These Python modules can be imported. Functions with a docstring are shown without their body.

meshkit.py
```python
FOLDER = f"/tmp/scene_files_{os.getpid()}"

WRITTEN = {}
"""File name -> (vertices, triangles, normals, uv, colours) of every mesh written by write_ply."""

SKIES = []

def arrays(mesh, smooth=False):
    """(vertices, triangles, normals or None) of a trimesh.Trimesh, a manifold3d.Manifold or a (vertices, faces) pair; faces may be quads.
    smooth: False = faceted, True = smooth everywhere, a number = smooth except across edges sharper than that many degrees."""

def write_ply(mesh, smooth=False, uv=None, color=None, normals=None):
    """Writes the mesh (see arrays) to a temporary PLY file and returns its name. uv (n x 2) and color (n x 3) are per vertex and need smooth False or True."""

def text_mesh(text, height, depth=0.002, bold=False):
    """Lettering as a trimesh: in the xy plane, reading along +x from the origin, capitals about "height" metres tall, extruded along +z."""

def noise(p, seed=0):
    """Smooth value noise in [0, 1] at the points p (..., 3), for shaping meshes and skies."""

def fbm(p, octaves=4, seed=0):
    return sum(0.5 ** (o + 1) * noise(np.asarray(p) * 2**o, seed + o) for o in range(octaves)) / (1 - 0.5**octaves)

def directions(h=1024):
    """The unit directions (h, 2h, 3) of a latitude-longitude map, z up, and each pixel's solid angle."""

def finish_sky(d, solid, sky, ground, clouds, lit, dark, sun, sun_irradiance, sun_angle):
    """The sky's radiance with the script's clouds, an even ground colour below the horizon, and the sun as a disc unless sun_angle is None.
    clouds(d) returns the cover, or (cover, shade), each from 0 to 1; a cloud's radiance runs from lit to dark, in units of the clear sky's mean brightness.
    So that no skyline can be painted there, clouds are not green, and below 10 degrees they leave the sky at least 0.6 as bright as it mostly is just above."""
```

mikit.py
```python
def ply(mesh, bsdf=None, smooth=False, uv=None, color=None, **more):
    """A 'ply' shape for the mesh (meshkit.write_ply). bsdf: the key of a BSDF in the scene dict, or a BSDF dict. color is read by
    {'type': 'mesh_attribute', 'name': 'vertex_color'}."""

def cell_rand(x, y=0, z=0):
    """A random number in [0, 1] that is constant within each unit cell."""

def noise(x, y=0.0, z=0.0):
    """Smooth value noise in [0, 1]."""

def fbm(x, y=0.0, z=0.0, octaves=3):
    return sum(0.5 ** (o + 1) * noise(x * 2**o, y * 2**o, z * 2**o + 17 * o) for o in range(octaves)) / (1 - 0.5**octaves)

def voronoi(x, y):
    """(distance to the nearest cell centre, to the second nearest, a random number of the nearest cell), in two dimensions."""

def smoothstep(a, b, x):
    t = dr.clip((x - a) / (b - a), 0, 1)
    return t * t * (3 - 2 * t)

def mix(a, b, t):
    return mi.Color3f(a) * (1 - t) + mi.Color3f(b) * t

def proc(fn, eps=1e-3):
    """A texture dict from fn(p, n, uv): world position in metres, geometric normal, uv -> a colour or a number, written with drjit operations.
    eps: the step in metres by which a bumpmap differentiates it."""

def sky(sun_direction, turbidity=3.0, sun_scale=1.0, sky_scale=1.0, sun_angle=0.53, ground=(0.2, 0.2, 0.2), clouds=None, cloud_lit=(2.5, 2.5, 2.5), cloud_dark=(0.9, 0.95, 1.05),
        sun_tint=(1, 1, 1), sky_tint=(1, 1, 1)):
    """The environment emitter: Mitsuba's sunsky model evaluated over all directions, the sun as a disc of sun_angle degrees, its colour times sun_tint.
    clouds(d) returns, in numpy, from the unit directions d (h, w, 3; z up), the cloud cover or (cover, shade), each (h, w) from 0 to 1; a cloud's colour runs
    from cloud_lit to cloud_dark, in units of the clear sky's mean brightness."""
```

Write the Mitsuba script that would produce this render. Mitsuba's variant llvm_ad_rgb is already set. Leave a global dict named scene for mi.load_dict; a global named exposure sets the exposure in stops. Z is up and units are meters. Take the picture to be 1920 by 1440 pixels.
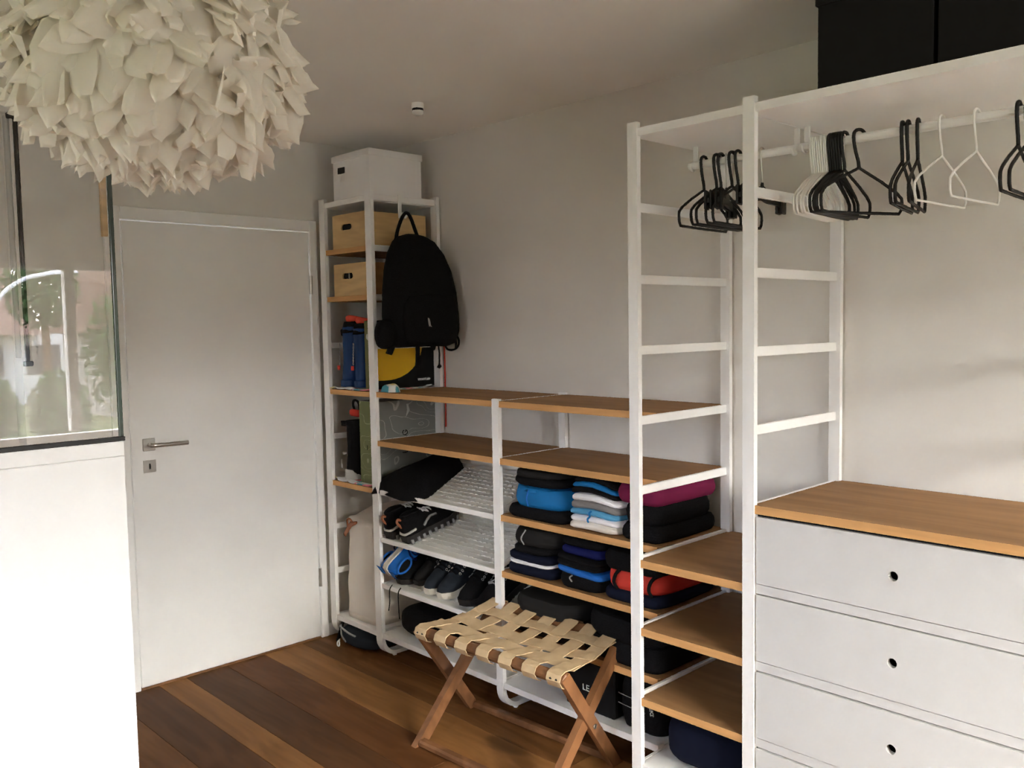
import math, random
import numpy as np, trimesh, mitsuba as mi, mikit, meshkit
import drjit as dr
from shapely.geometry import Polygon, LineString, Point, box as sbox
from mikit import proc, fbm, noise, mix, smoothstep, cell_rand
T4 = mi.ScalarTransform4f
rng = np.random.default_rng(7)
scene, labels = {'type': 'scene'}, {}

# ------------------------------------------------------------------ camera, sky, exposure
CAM = np.array([3.70124, -2.73031, 1.54805])
FW = np.array([-0.719789, 0.69088987, -0.06763866]); UP = np.array([-0.03698562, 0.0591297, 0.99756491])
scene['camera'] = {'type': 'perspective', 'fov_axis': 'x', 'fov': 2 * math.degrees(math.atan(960 / 1654.34)),
                   'near_clip': 0.02, 'far_clip': 500.0,
                   'to_world': T4().look_at(origin=CAM.tolist(), target=(CAM + FW).tolist(), up=UP.tolist())}
def cloud_fn(d):
    c = meshkit.fbm(np.stack([d[..., 0] * 3, d[..., 1] * 3, d[..., 2] * 6], -1), 4, 3)
    return np.clip(0.35 + 1.2 * (c - 0.5) * 2, 0, 0.8), np.clip((c - 0.45) * 1.2, 0, 1)
scene['sky'] = mikit.sky((0.72, -0.10, 0.68), turbidity=8.0, sun_scale=0.0, sky_scale=1.0, ground=(0.10, 0.10, 0.10), clouds=cloud_fn,
                         cloud_lit=(1.66, 1.7, 1.76), cloud_dark=(1.18, 1.2, 1.24), sky_tint=(1.03, 1.0, 0.99))
exposure = 6.93

# ------------------------------------------------------------------ materials
def pr(color, rough=0.5, spec=0.4, metallic=0.0, **k):
    return {'type': 'twosided', 'b': {'type': 'principled', 'base_color': color if isinstance(color, dict) else {'type': 'rgb', 'value': list(color)}, 'roughness': rough, 'specular': spec, 'metallic': metallic, **k}}
def grain(light, dark, sx, sy, sz, knots=0.0):
    def fn(p, n, uv):
        w = fbm(p.x * 2.3, p.y * 2.3, p.z * 2.3, 2)
        g = fbm(p.x * sx + w * 1.5, p.y * sy + w * 3, p.z * sz + w * 3, 4)
        f = noise(p.x * sx * 3, p.y * sy * 3.5, p.z * sz * 3.5)
        t = smoothstep(0.25, 0.75, g) * 0.75 + 0.25 * f
        c = mix(dark, light, t)
        if knots:
            k = noise(p.x * 3.1 + 7.7, p.y * 9.3 + 1.3, 0.5)
            c = c * (1 - knots * smoothstep(0.74, 0.86, k))
        return c
    return fn
MAT = {
    'wall_paint': pr((0.685, 0.658, 0.615), 0.85, 0.2),
    'white_metal': pr((0.83, 0.825, 0.81), 0.35, 0.5),
    'white_lacquer': pr((0.80, 0.79, 0.775), 0.4, 0.5),
    'white_plastic': pr((0.82, 0.81, 0.78), 0.4, 0.5),
    'partition_white': pr((0.86, 0.86, 0.85), 0.6, 0.3),
    'oak': pr(proc(grain((0.31, 0.170, 0.076), (0.245, 0.130, 0.057), 2.2, 30, 30)), 0.6, 0.15),  # darkened oak, the dimmer light on board tops is in the colour
    'oak_edge_lit': pr(proc(grain((0.66, 0.37, 0.15), (0.52, 0.28, 0.11), 2.2, 30, 40)), 0.6, 0.15),  # paler copy of the oak, paints the brighter light on shelf fronts
    'drawer_white': pr((0.58, 0.573, 0.56), 0.4, 0.4),
    'birch': pr(proc(grain((0.68, 0.47, 0.23), (0.55, 0.36, 0.17), 5, 5, 30)), 0.6, 0.3),
    'stool_wood': pr(proc(grain((0.26, 0.118, 0.050), (0.11, 0.047, 0.020), 14, 14, 6)), 0.4, 0.5),
    'leather': pr(proc(lambda p, n, uv: mix((0.47, 0.33, 0.18), (0.58, 0.43, 0.255), fbm(p.x * 40, p.y * 40, p.z * 40, 3))), 0.6, 0.35),
    'leather_edge': pr((0.72, 0.58, 0.38), 0.8, 0.2),
    'brown_leather': pr((0.30, 0.11, 0.05), 0.5, 0.4),
    'gasket': pr((0.012, 0.012, 0.012), 0.5, 0.4),
    'glass_edge': pr((0.012, 0.03, 0.022), 0.15, 0.6),
    'steel': pr((0.52, 0.50, 0.47), 0.28, 0.5, 1.0),
    'black_plastic': pr((0.005, 0.005, 0.005), 0.45, 0.35),
    'black_card': pr((0.006, 0.006, 0.0065), 0.75, 0.2),
    'black_fabric': pr(proc(lambda p, n, uv: mix((0.004, 0.004, 0.0045), (0.009, 0.009, 0.010), noise(p.x * 300, p.y * 300, p.z * 300))), 0.9, 0.12),
    'charcoal_fabric': pr((0.016, 0.0155, 0.015), 0.9, 0.15),
    'navy_fabric': pr((0.005, 0.007, 0.018), 0.9, 0.15),
    'deep_blue_fabric': pr((0.006, 0.010, 0.08), 0.8, 0.2),
    'canvas_navy': pr((0.018, 0.023, 0.030), 0.9, 0.2),
    'cyan_fabric': pr((0.006, 0.14, 0.38), 0.7, 0.3),
    'sky_fabric': pr((0.09, 0.31, 0.52), 0.85, 0.2),
    'blue_fabric': pr((0.012, 0.13, 0.50), 0.6, 0.3),
    'boot_blue': pr((0.008, 0.036, 0.12), 0.5, 0.3),
    'white_fabric': pr((0.80, 0.80, 0.82), 0.9, 0.2),
    'cream_fabric': pr((0.76, 0.72, 0.65), 0.9, 0.2),
    'grey_fabric': pr((0.22, 0.21, 0.205), 0.9, 0.2),
    'maroon_fabric': pr((0.14, 0.012, 0.045), 0.9, 0.2),
    'red_fabric': pr((0.55, 0.045, 0.03), 0.75, 0.25),
    'orange_red': pr((0.75, 0.09, 0.05), 0.6, 0.3),
    'canvas_bag': pr(proc(lambda p, n, uv: mix((0.70, 0.64, 0.57), (0.78, 0.73, 0.67), fbm(p.x * 9, p.y * 9, p.z * 9, 3))), 0.9, 0.2),
    'rubber_white': pr((0.66, 0.63, 0.55), 0.6, 0.3),
    'dark_rubber': pr((0.02, 0.018, 0.017), 0.7, 0.3),
    'grey_rubber': pr((0.45, 0.44, 0.41), 0.6, 0.3),
    'yellow_card': pr((0.72, 0.42, 0.02), 0.55, 0.35),
    'olive_card': pr((0.13, 0.135, 0.05), 0.65, 0.3),
    'topo_card': pr((0.24, 0.25, 0.23), 0.6, 0.3),
    'topo_end': pr((0.22, 0.24, 0.10), 0.6, 0.3),
    'pale_print': pr((0.52, 0.54, 0.50), 0.6, 0.3),
    'mat_plastic': pr((0.74, 0.73, 0.69), 0.22, 0.5),
    'reflective': pr((0.26, 0.26, 0.26), 0.4, 0.4),
    'asphalt': pr((0.17, 0.17, 0.17), 0.9, 0.2),
    'paving': pr((0.20, 0.18, 0.16), 0.9, 0.2),
    'lawn': pr((0.13, 0.155, 0.07), 0.95, 0.1),
    'leaf_green': pr((0.06, 0.12, 0.035), 0.8, 0.2),
    'facade_grey': pr((0.42, 0.39, 0.36), 0.9, 0.2),
    'facade': pr((0.85, 0.85, 0.86), 0.9, 0.2),
    'roof_tile': pr((0.27, 0.17, 0.135), 0.9, 0.2),
    'window_dark': pr((0.10, 0.10, 0.11), 0.3, 0.5),
    'feather': {'type': 'principledthin', 'base_color': {'type': 'rgb', 'value': [0.90, 0.86, 0.79]}, 'roughness': 0.9, 'diff_trans': 0.9, 'spec_trans': 0.0},
    'pane': {'type': 'thindielectric', 'int_ior': 1.5},
}
FLOOR_TONES = [((0.135, 0.054, 0.018), (0.080, 0.029, 0.009)), ((0.110, 0.048, 0.018), (0.066, 0.027, 0.010)),
               ((0.27, 0.127, 0.042), (0.17, 0.075, 0.025)), ((0.175, 0.076, 0.026), (0.10, 0.042, 0.014))]
for i, (a, b) in enumerate(FLOOR_TONES):
    MAT[f'floor_wood_{i}'] = pr(proc(grain(a, b, 1.7, 26, 1, 0.45)), 0.55, 0.12)
for k, v in MAT.items():
    scene[k] = v

# ------------------------------------------------------------------ helpers
def numbered(key):
    k, i = key, 0
    while k in scene or k in labels or k in USED:
        i += 1; k = f'{key}_{i:03d}'
    USED.add(k)
    return k
USED = set()
def put(key, mesh, mat, smooth=False, parent=None, kind=None, label=None, to_world=None):
    if isinstance(mesh, (list,)): mesh = cat(mesh)
    k = numbered(f'{parent}__{key}' if parent else key)
    scene[k] = mikit.ply(mesh, mat, smooth)
    if kind or label:
        labels[k] = {}
        if kind: labels[k]['kind'] = kind
        if label: labels[k]['label'] = label
    return k
def thing(name, label, category, group=None):
    k = numbered(name)
    labels[k] = {'label': label, 'category': category}
    if group: labels[k]['group'] = group
    return k
def single(name, mesh, mat, label, category, smooth=False, group=None):
    if isinstance(mesh, list): mesh = cat(mesh)
    k = thing(name, label, category, group)
    scene[k] = mikit.ply(mesh, mat, smooth)
    return k
def struct(name, mesh, mat, smooth=False, label=None):
    if isinstance(mesh, list): mesh = cat(mesh)
    k = put(name, mesh, mat, smooth, kind='structure')
    labels[k]['label'] = label or name
    return k
def cat(ms): return trimesh.util.concatenate(ms)
def xf(m, loc=(0, 0, 0), rz=0.0, ry=0.0, rx=0.0, s=None):
    m = m.copy()
    if s is not None: m.apply_scale(s)
    R = trimesh.transformations.euler_matrix(rx, ry, rz, 'sxyz')
    R[:3, 3] = loc
    m.apply_transform(R)
    return m
def cbox(x0, x1, y0, y1, z0, z1, r=0.002):
    """Box with chamfered edges."""
    x0, x1 = min(x0, x1), max(x0, x1); y0, y1 = min(y0, y1), max(y0, y1); z0, z1 = min(z0, z1), max(z0, z1)
    r = min(r, (x1 - x0) / 3, (y1 - y0) / 3, (z1 - z0) / 3)
    if r <= 1e-6:
        return trimesh.creation.box(bounds=[[x0, y0, z0], [x1, y1, z1]])
    P = []
    for x, sx in ((x0, 1), (x1, -1)):
        for y, sy in ((y0, 1), (y1, -1)):
            for z, sz in ((z0, 1), (z1, -1)):
                P += [(x + sx * r, y + sy * r, z), (x + sx * r, y, z + sz * r), (x, y + sy * r, z + sz * r)]
    return trimesh.convex.convex_hull(np.array(P))
def ext(poly, h, axis='z', at=0.0):
    """Extrude a shapely polygon. axis z: (x,y)->xy; axis x: polygon (y,z) extruded along x; axis y: polygon (x,z) along y."""
    m = trimesh.creation.extrude_polygon(poly, h, engine='earcut')
    v = m.vertices
    if axis == 'x': m = trimesh.Trimesh(np.stack([v[:, 2] + at, v[:, 0], v[:, 1]], 1), m.faces, process=False)
    elif axis == 'y': m = trimesh.Trimesh(np.stack([v[:, 0], v[:, 2] + at, v[:, 1]], 1), m.faces[:, ::-1], process=False)
    else: m.apply_translation((0, 0, at))
    return m
def tube(pts, r, n=8, closed=False):
    p = np.asarray(pts, float); N = len(p)
    r = np.broadcast_to(r, (N,))
    if closed: t = np.roll(p, -1, 0) - np.roll(p, 1, 0)
    else: t = np.gradient(p, axis=0)
    t /= np.linalg.norm(t, axis=1, keepdims=True) + 1e-12
    a = np.cross(t[0], [0, 0, 1.0] if abs(t[0][2]) < 0.9 else [1.0, 0, 0]); a /= np.linalg.norm(a)
    V = []
    for i in range(N):
        a = a - t[i] * (a @ t[i]); a /= np.linalg.norm(a) + 1e-12
        b = np.cross(t[i], a)
        ang = np.arange(n) * 2 * np.pi / n
        V.append(p[i] + r[i] * (np.cos(ang)[:, None] * a + np.sin(ang)[:, None] * b))
    return loft(V, caps=not closed, closed=closed)
def loft(rings, caps=True, closed=False):
    n, N = len(rings[0]), len(rings)
    V = np.vstack(rings); F = []
    j = np.arange(n); j2 = (j + 1) % n
    for i in range(N if closed else N - 1):
        a, b = i * n, ((i + 1) % N) * n
        F.append(np.stack([a + j, a + j2, b + j2], 1)); F.append(np.stack([a + j, b + j2, b + j], 1))
    if caps and not closed:
        V = np.vstack([V, rings[0].mean(0)[None], rings[-1].mean(0)[None]])
        F.append(np.stack([j2, j, np.full(n, N * n)], 1)); F.append(np.stack([(N - 1) * n + j, (N - 1) * n + j2, np.full(n, N * n + 1)], 1))
    return trimesh.Trimesh(V, np.vstack(F), process=False)
def spline(pts, k=6):
    """Catmull-Rom through the points."""
    p = np.asarray(pts, float); p = np.vstack([2 * p[0] - p[1], p, 2 * p[-1] - p[-2]]); out = []
    for i in range(1, len(p) - 2):
        for t in np.arange(k) / k:
            out.append(0.5 * (2 * p[i] + (p[i + 1] - p[i - 1]) * t + (2 * p[i - 1] - 5 * p[i] + 4 * p[i + 1] - p[i + 2]) * t * t + (3 * p[i] - p[i - 1] - 3 * p[i + 1] + p[i + 2]) * t ** 3))
    out.append(p[-2])
    return np.array(out)
def superring(a, b, n=4.0, N=36):
    th = np.arange(N) * 2 * np.pi / N
    c, s = np.cos(th), np.sin(th)
    return np.stack([a * np.sign(c) * np.abs(c) ** (2 / n), b * np.sign(s) * np.abs(s) ** (2 / n)], 1)
def jitter(m, amp, freq, seed=0):
    v = np.array(m.vertices)
    d = np.stack([meshkit.fbm(v * freq, 3, seed + 10 * k) for k in range(3)], 1) - 0.5
    m = m.copy(); m.vertices = v + d * 2 * amp
    return m
def garment(x0, x1, y0, y1, z0, z1, seed=0, layers=2, n=8.0, amp=0.0075, sag=0.0, tilt=0.0, arch=0.0):
    """A folded garment: rounded slab whose edges bulge once per fold layer; arch lifts its middle, tilt lowers the +x end."""
    N = 56; a, b = (x1 - x0) / 2, (y1 - y0) / 2; h = z1 - z0
    R = []
    base = superring(1, 1, n, N)
    def ring(f, z, inset=0.0):
        return np.column_stack([base[:, 0] * (a * f - inset), base[:, 1] * (b * f - inset), np.full(N, z)])
    for f in (0.15, 0.5, 0.8): R.append(ring(f, 0.0))
    K = 5 * layers
    for k in range(K + 1):
        t = k / K
        bul = abs(math.sin(math.pi * t * layers)) ** 0.5
        R.append(ring(1.0, h * (0.02 + 0.96 * t), (1 - bul) * min(0.009, h * 0.3 / layers + 0.002)))
    for f in (0.9, 0.7, 0.45, 0.15): R.append(ring(f, h))
    m = loft(R)
    v = np.array(m.vertices)
    u, w = v[:, 0] / a, v[:, 1] / b
    top = v[:, 2] / h
    v[:, 2] += arch * (1 - u ** 2) - tilt * (u + 1) / 2
    v[:, 2] -= sag * top * (u ** 2)
    d = np.stack([meshkit.fbm(v * (9, 9, 22) + seed * 7.3, 3, seed + 20 * k) for k in range(3)], 1) - 0.5
    v += d * 2 * amp * np.array([1.0, 1.0, 0.6])
    v += np.array([(x0 + x1) / 2, (y0 + y1) / 2, z0])
    return trimesh.Trimesh(v, m.faces, process=False)
def blob(c, size, seed=0, n=2.6, amp=0.02, freq=7, rings=22, N=36):
    """A lumpy rounded mass."""
    R = []
    for i in range(rings + 1):
        ph = -math.pi / 2 + math.pi * i / rings
        cs, sn = math.cos(ph), math.sin(ph)
        f = abs(cs) ** (2 / n); z = np.sign(sn) * abs(sn) ** (2 / n)
        q = superring(max(f, 0.02), max(f, 0.02), n, N)
        R.append(np.column_stack([q[:, 0] * size[0] / 2, q[:, 1] * size[1] / 2, np.full(N, z * size[2] / 2)]))
    m = loft(R)
    m = jitter(m, amp, freq, seed)
    m.apply_translation(c)
    return m
def pillow(poly, thick, rings=9, N=64, frame=None, amp=0.006, seed=0, zoff=0.0):
    """A soft flat thing with a star-shaped outline (x,y), fat in the middle; frame(x,y,z)->points places it."""
    P = Polygon(poly); P = P.buffer(-0.006).buffer(0.006) if P.area > 0.004 else P.buffer(0.0015); c = np.array(P.centroid.coords[0]); L = P.exterior
    q = np.array([L.interpolate(t, normalized=True).coords[0] for t in np.arange(N) / N])
    R = []
    fs = np.linspace(0.05, 1, rings)
    for f in fs: R.append(np.column_stack([c + (q - c) * f, np.full(N, 0.0)]))
    for f in fs[::-1][1:]: R.append(np.column_stack([c + (q - c) * f, np.full(N, thick * (1 - f ** 3) ** 0.6)]))
    m = loft(R)
    v = np.array(m.vertices)
    v[:, 2] += (meshkit.fbm(v * 14 + seed, 3, seed) - 0.5) * 2 * amp * np.minimum(1, v[:, 2] / (thick * 0.4) + 0.1) + zoff
    if frame: v = frame(v)
    return trimesh.Trimesh(v, m.faces, process=False)
def lathe(profile, N=32, at=(0, 0, 0)):
    th = np.arange(N) * 2 * np.pi / N
    return xf(loft([np.column_stack([r * np.cos(th), r * np.sin(th), np.full(N, z)]) for r, z in profile]), at)
def text_on(txt, h, origin, right, up, depth=0.001, bold=False):
    m = meshkit.text_mesh(txt, h, depth, bold)
    r = np.array(right, float); r /= np.linalg.norm(r); u = np.array(up, float); u /= np.linalg.norm(u)
    M = np.eye(4); M[:3, 0], M[:3, 1], M[:3, 2], M[:3, 3] = r, u, np.cross(r, u), origin
    m.apply_transform(M)
    return m

# ------------------------------------------------------------------ the room
ROOM_Y0, XW, CEIL = -4.3, 5.2, 2.443
XD = -0.10
fl = struct('floor', cbox(-0.4, 5.5, -4.6, 0.15, -0.12, -0.012, 0), 'floor_wood_1', label='dark wood plank floor of the dressing room')
edges = [0.0, -0.178, -0.365, -0.552, -0.755, -0.945, -1.136, -1.258, -1.45, -1.64, -1.77, -1.96, -2.15, -2.34, -2.53, -2.72, -2.9, -3.1, -3.29, -3.48, -3.67, -3.86, -4.05, -4.3]
tone_of = {3: 2, 6: 2, 4: 0, 5: 1, 2: 3, 7: 1, 8: 3, 9: 0}
for i in range(len(edges) - 1):
    y1, y0 = edges[i], edges[i + 1]
    x = -0.1 - float(rng.random()) * 0.9
    first = True
    while x < XW:
        L = 1.3 + float(rng.random()) * 1.0
        if i in (3, 6) and first: L = 2.6
        a, b = max(x, -0.1), min(x + L, XW)
        if b - a > 0.05:
            t = tone_of.get(i) if (first and i in tone_of) else int(rng.integers(0, 4))
            put('plank', cbox(a + 0.0006, b - 0.0006, y0 + 0.0006, y1 - 0.0006, -0.0125, float(rng.random()) * 0.0004, 0.0012), f'floor_wood_{t}', parent=fl)
        x += L; first = False

struct('ceiling', cbox(-0.4, 5.5, -4.6, 0.15, CEIL, CEIL + 0.12, 0), 'wall_paint', label='plain off-white ceiling')
struct('wall_back', cbox(-0.4, 5.5, 0.0, 0.15, 0.0, CEIL, 0), 'wall_paint', label='off-white wall behind the shelving')
DY0, DY1, DZ = -1.333, -0.443, 2.010
struct('wall_left', [cbox(XD - 0.2, XD, -4.6, DY0 - 0.02, 0, CEIL, 0), cbox(XD - 0.2, XD, DY1 + 0.02, 0.0, 0, CEIL, 0), cbox(XD - 0.2, XD, DY0 - 0.02, DY1 + 0.02, DZ + 0.01, CEIL, 0)],
       'wall_paint', label='off-white wall holding the white door')
WY0, WY1, WZ0, WZ1 = -2.20, -0.22, 0.80, 2.03
struct('wall_right', [cbox(XW, XW + 0.3, -4.6, WY0, 0, CEIL, 0), cbox(XW, XW + 0.3, WY1, 0.0, 0, CEIL, 0), cbox(XW, XW + 0.3, WY0, WY1, 0, WZ0, 0), cbox(XW, XW + 0.3, WY0, WY1, WZ1, CEIL, 0)],
       'wall_paint', label='window wall behind the camera')
VX0, VX1 = 1.70, 2.70  # opening for the added, unseen window
struct('wall_front', [cbox(-0.4, VX0, ROOM_Y0 - 0.3, ROOM_Y0, 0, CEIL, 0), cbox(VX1, 5.5, ROOM_Y0 - 0.3, ROOM_Y0, 0, CEIL, 0), cbox(VX0, VX1, ROOM_Y0 - 0.3, ROOM_Y0, 0, WZ0, 0), cbox(VX0, VX1, ROOM_Y0 - 0.3, ROOM_Y0, WZ1, CEIL, 0)], 'wall_paint', label='wall opposite the shelving')
struct('baseboard_left', [cbox(XD, XD + 0.014, -0.398, -0.0, 0, 0.06, 0.003)], 'white_lacquer', label='short white baseboard beside the door')
struct('baseboard_back', [cbox(XD + 0.014, XW, -0.014, 0.0, 0, 0.06, 0.003)], 'white_lacquer', label='white baseboard along the back wall')

# door
d = thing('door_1', 'flush white door with a square steel handle plate', 'door'); labels[d] = {'label': labels[d]['label'], 'kind': 'structure'}
fx = XD
put('leaf', cbox(fx - 0.03, -0.089, DY0 + 0.002, DY1 - 0.002, 0.010, DZ - 0.002, 0.003), 'white_lacquer', parent=d)
put('frame', [cbox(fx - 0.05, -0.084, DY0 - 0.068, DY0 - 0.0015, 0.0, DZ + 0.055, 0.003), cbox(fx - 0.05, -0.084, DY1 + 0.0015, DY1 + 0.044, 0.0, DZ + 0.055, 0.003),
              cbox(fx - 0.05, -0.084, DY0 - 0.0015, DY1 + 0.0015, DZ + 0.0015, DZ + 0.055, 0.003)], 'white_lacquer', parent=d)
put('threshold', cbox(fx - 0.06, -0.088, DY0, DY1, -0.002, 0.0085, 0.001), 'stool_wood', parent=d, label='thin brown threshold strip')
hz = 1.060
rs = put('rosette', cbox(-0.0895, -0.081, -1.283, -1.230, hz - 0.027, hz + 0.027, 0.002), 'steel', parent=d)
h = put('handle', [tube(np.array([(-0.082, -1.256, hz), (-0.045, -1.256, hz - 0.001)]), 0.0095, 14),
                   tube(spline([(-0.046, -1.264, hz), (-0.038, -1.245, hz), (-0.037, -1.20, hz - 0.001), (-0.037, -1.105, hz - 0.002)], 6), 0.0098, 14)], 'steel', 40, parent=d, label='brushed steel lever handle')
hole = Polygon([(-1.283, 0.940), (-1.230, 0.940), (-1.230, 0.993), (-1.283, 0.993)]).difference(LineString([(-1.2565, 0.958), (-1.2565, 0.974)]).buffer(0.0045))
ek = put('escutcheon', ext(hole, 0.007, 'x', -0.0895), 'steel', parent=d)
put('keyhole', cbox(-0.0892, -0.0872, -1.262, -1.251, 0.952, 0.980, 0), 'gasket', parent=ek)
for zc in (1.755, 0.31):
    put('hinge', [tube([(-0.080, -0.4435, zc - 0.045), (-0.080, -0.4435, zc - 0.001)], 0.008, 14), tube([(-0.080, -0.4435, zc + 0.001), (-0.080, -0.4435, zc + 0.045)], 0.008, 14)], 'steel', 40, parent=d)

# half-height partition with glass on top
PX = 1.25; PZ = 1.250; PY = -1.842
pw = struct('wall_partition', cbox(PX - 0.10, PX, ROOM_Y0, PY, 0, PZ - 0.042, 0.002), 'partition_white', label='half-height white partition wall at the left')
put('cap', cbox(PX - 0.10, PX + 0.0006, ROOM_Y0, PY, PZ - 0.0412, PZ, 0.002), 'partition_white', parent=pw)
g = thing('glass_screen', 'tall glass panel with a dark edge standing on the half-height white wall', 'glass panel')
GZ1 = 2.335
put('pane', trimesh.Trimesh(np.array([(PX - 0.006, ROOM_Y0, PZ + 0.01), (PX - 0.006, PY - 0.01, PZ + 0.01), (PX - 0.006, PY - 0.01, GZ1), (PX - 0.006, ROOM_Y0, GZ1)]), [[0, 1, 2], [0, 2, 3]], process=False), 'pane', parent=g)
put('edge', cbox(PX - 0.014, PX - 0.001, PY - 0.010, PY, PZ + 0.012, GZ1, 0.001), 'glass_edge', parent=g, label='dark green-black glass edge')
put('gasket', cbox(PX - 0.016, PX + 0.001, ROOM_Y0, PY + 0.003, PZ, PZ + 0.012, 0.001), 'gasket', parent=g, label='black seal strip')
put('top_rail', cbox(PX - 0.016, PX + 0.001, ROOM_Y0, PY, GZ1, GZ1 + 0.016, 0.001), 'gasket', parent=g, label='black top rail')
sr = thing('shower_rail', 'slim dark upright rail behind the glass panel', 'shower rail')
put('rail', tube([(0.3, -1.813, 1.446), (0.3, -1.813, 2.30)], 0.008, 12), 'dark_rubber', True, parent=sr)
put('bracket', [cbox(0.29, 0.31, -1.84, -1.79, 2.28, 2.30, 0.003), cbox(0.285, 0.315, -1.828, -1.798, 1.43, 1.448, 0.003)], 'dark_rubber', parent=sr)
put('hose', tube([(0.285, -1.836, 1.46), (0.285, -1.838, 2.29)], 0.010, 10), 'grey_rubber', True, parent=sr)
struct('trim_1', [cbox(0.26, 0.30, -2.4, -1.76, 2.30, CEIL, 0), cbox(0.20, 0.30, -1.83, -1.79, 0, CEIL, 0)], 'wall_paint', label='white upright corner behind the glass panel')
single('wooden_board', cbox(XD, XD + 0.02, -1.408, -1.384, 1.935, 2.20, 0.003), 'birch', 'narrow pale wooden board on the wall seen just left of the dark glass edge', 'board')

# window (behind the camera; its light and its reflection are in the picture)
w = thing('window_1', 'wide white window behind the camera', 'window'); labels[w] = {'label': labels[w]['label'], 'kind': 'structure'}
put('frame', [cbox(XW + 0.06, XW + 0.13, WY0, WY1, WZ0, WZ0 + 0.045, 0.004), cbox(XW + 0.06, XW + 0.13, WY0, WY1, WZ1 - 0.06, WZ1, 0.004), cbox(XW + 0.06, XW + 0.13, WY0, WY0 + 0.06, WZ0 + 0.06, WZ1 - 0.06, 0.004),
              cbox(XW + 0.06, XW + 0.13, WY1 - 0.06, WY1, WZ0 + 0.06, WZ1 - 0.06, 0.004)], 'white_lacquer', parent=w)
for my in (-0.70, -1.45):
    put('mullion', cbox(XW + 0.055, XW + 0.13, my - 0.032, my + 0.032, WZ0 + 0.06, WZ1 - 0.06, 0.004), 'white_lacquer', parent=w)
for a, b in ((WY0 + 0.06, -1.49), (-1.41, -0.74), (-0.66, WY1 - 0.06)):
    put('pane', trimesh.Trimesh(np.array([(XW + 0.1, a, WZ0 + 0.06), (XW + 0.1, b, WZ0 + 0.06), (XW + 0.1, b, WZ1 - 0.06), (XW + 0.1, a, WZ1 - 0.06)]), [[0, 1, 2], [0, 2, 3]], process=False), 'pane', parent=w)
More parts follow.
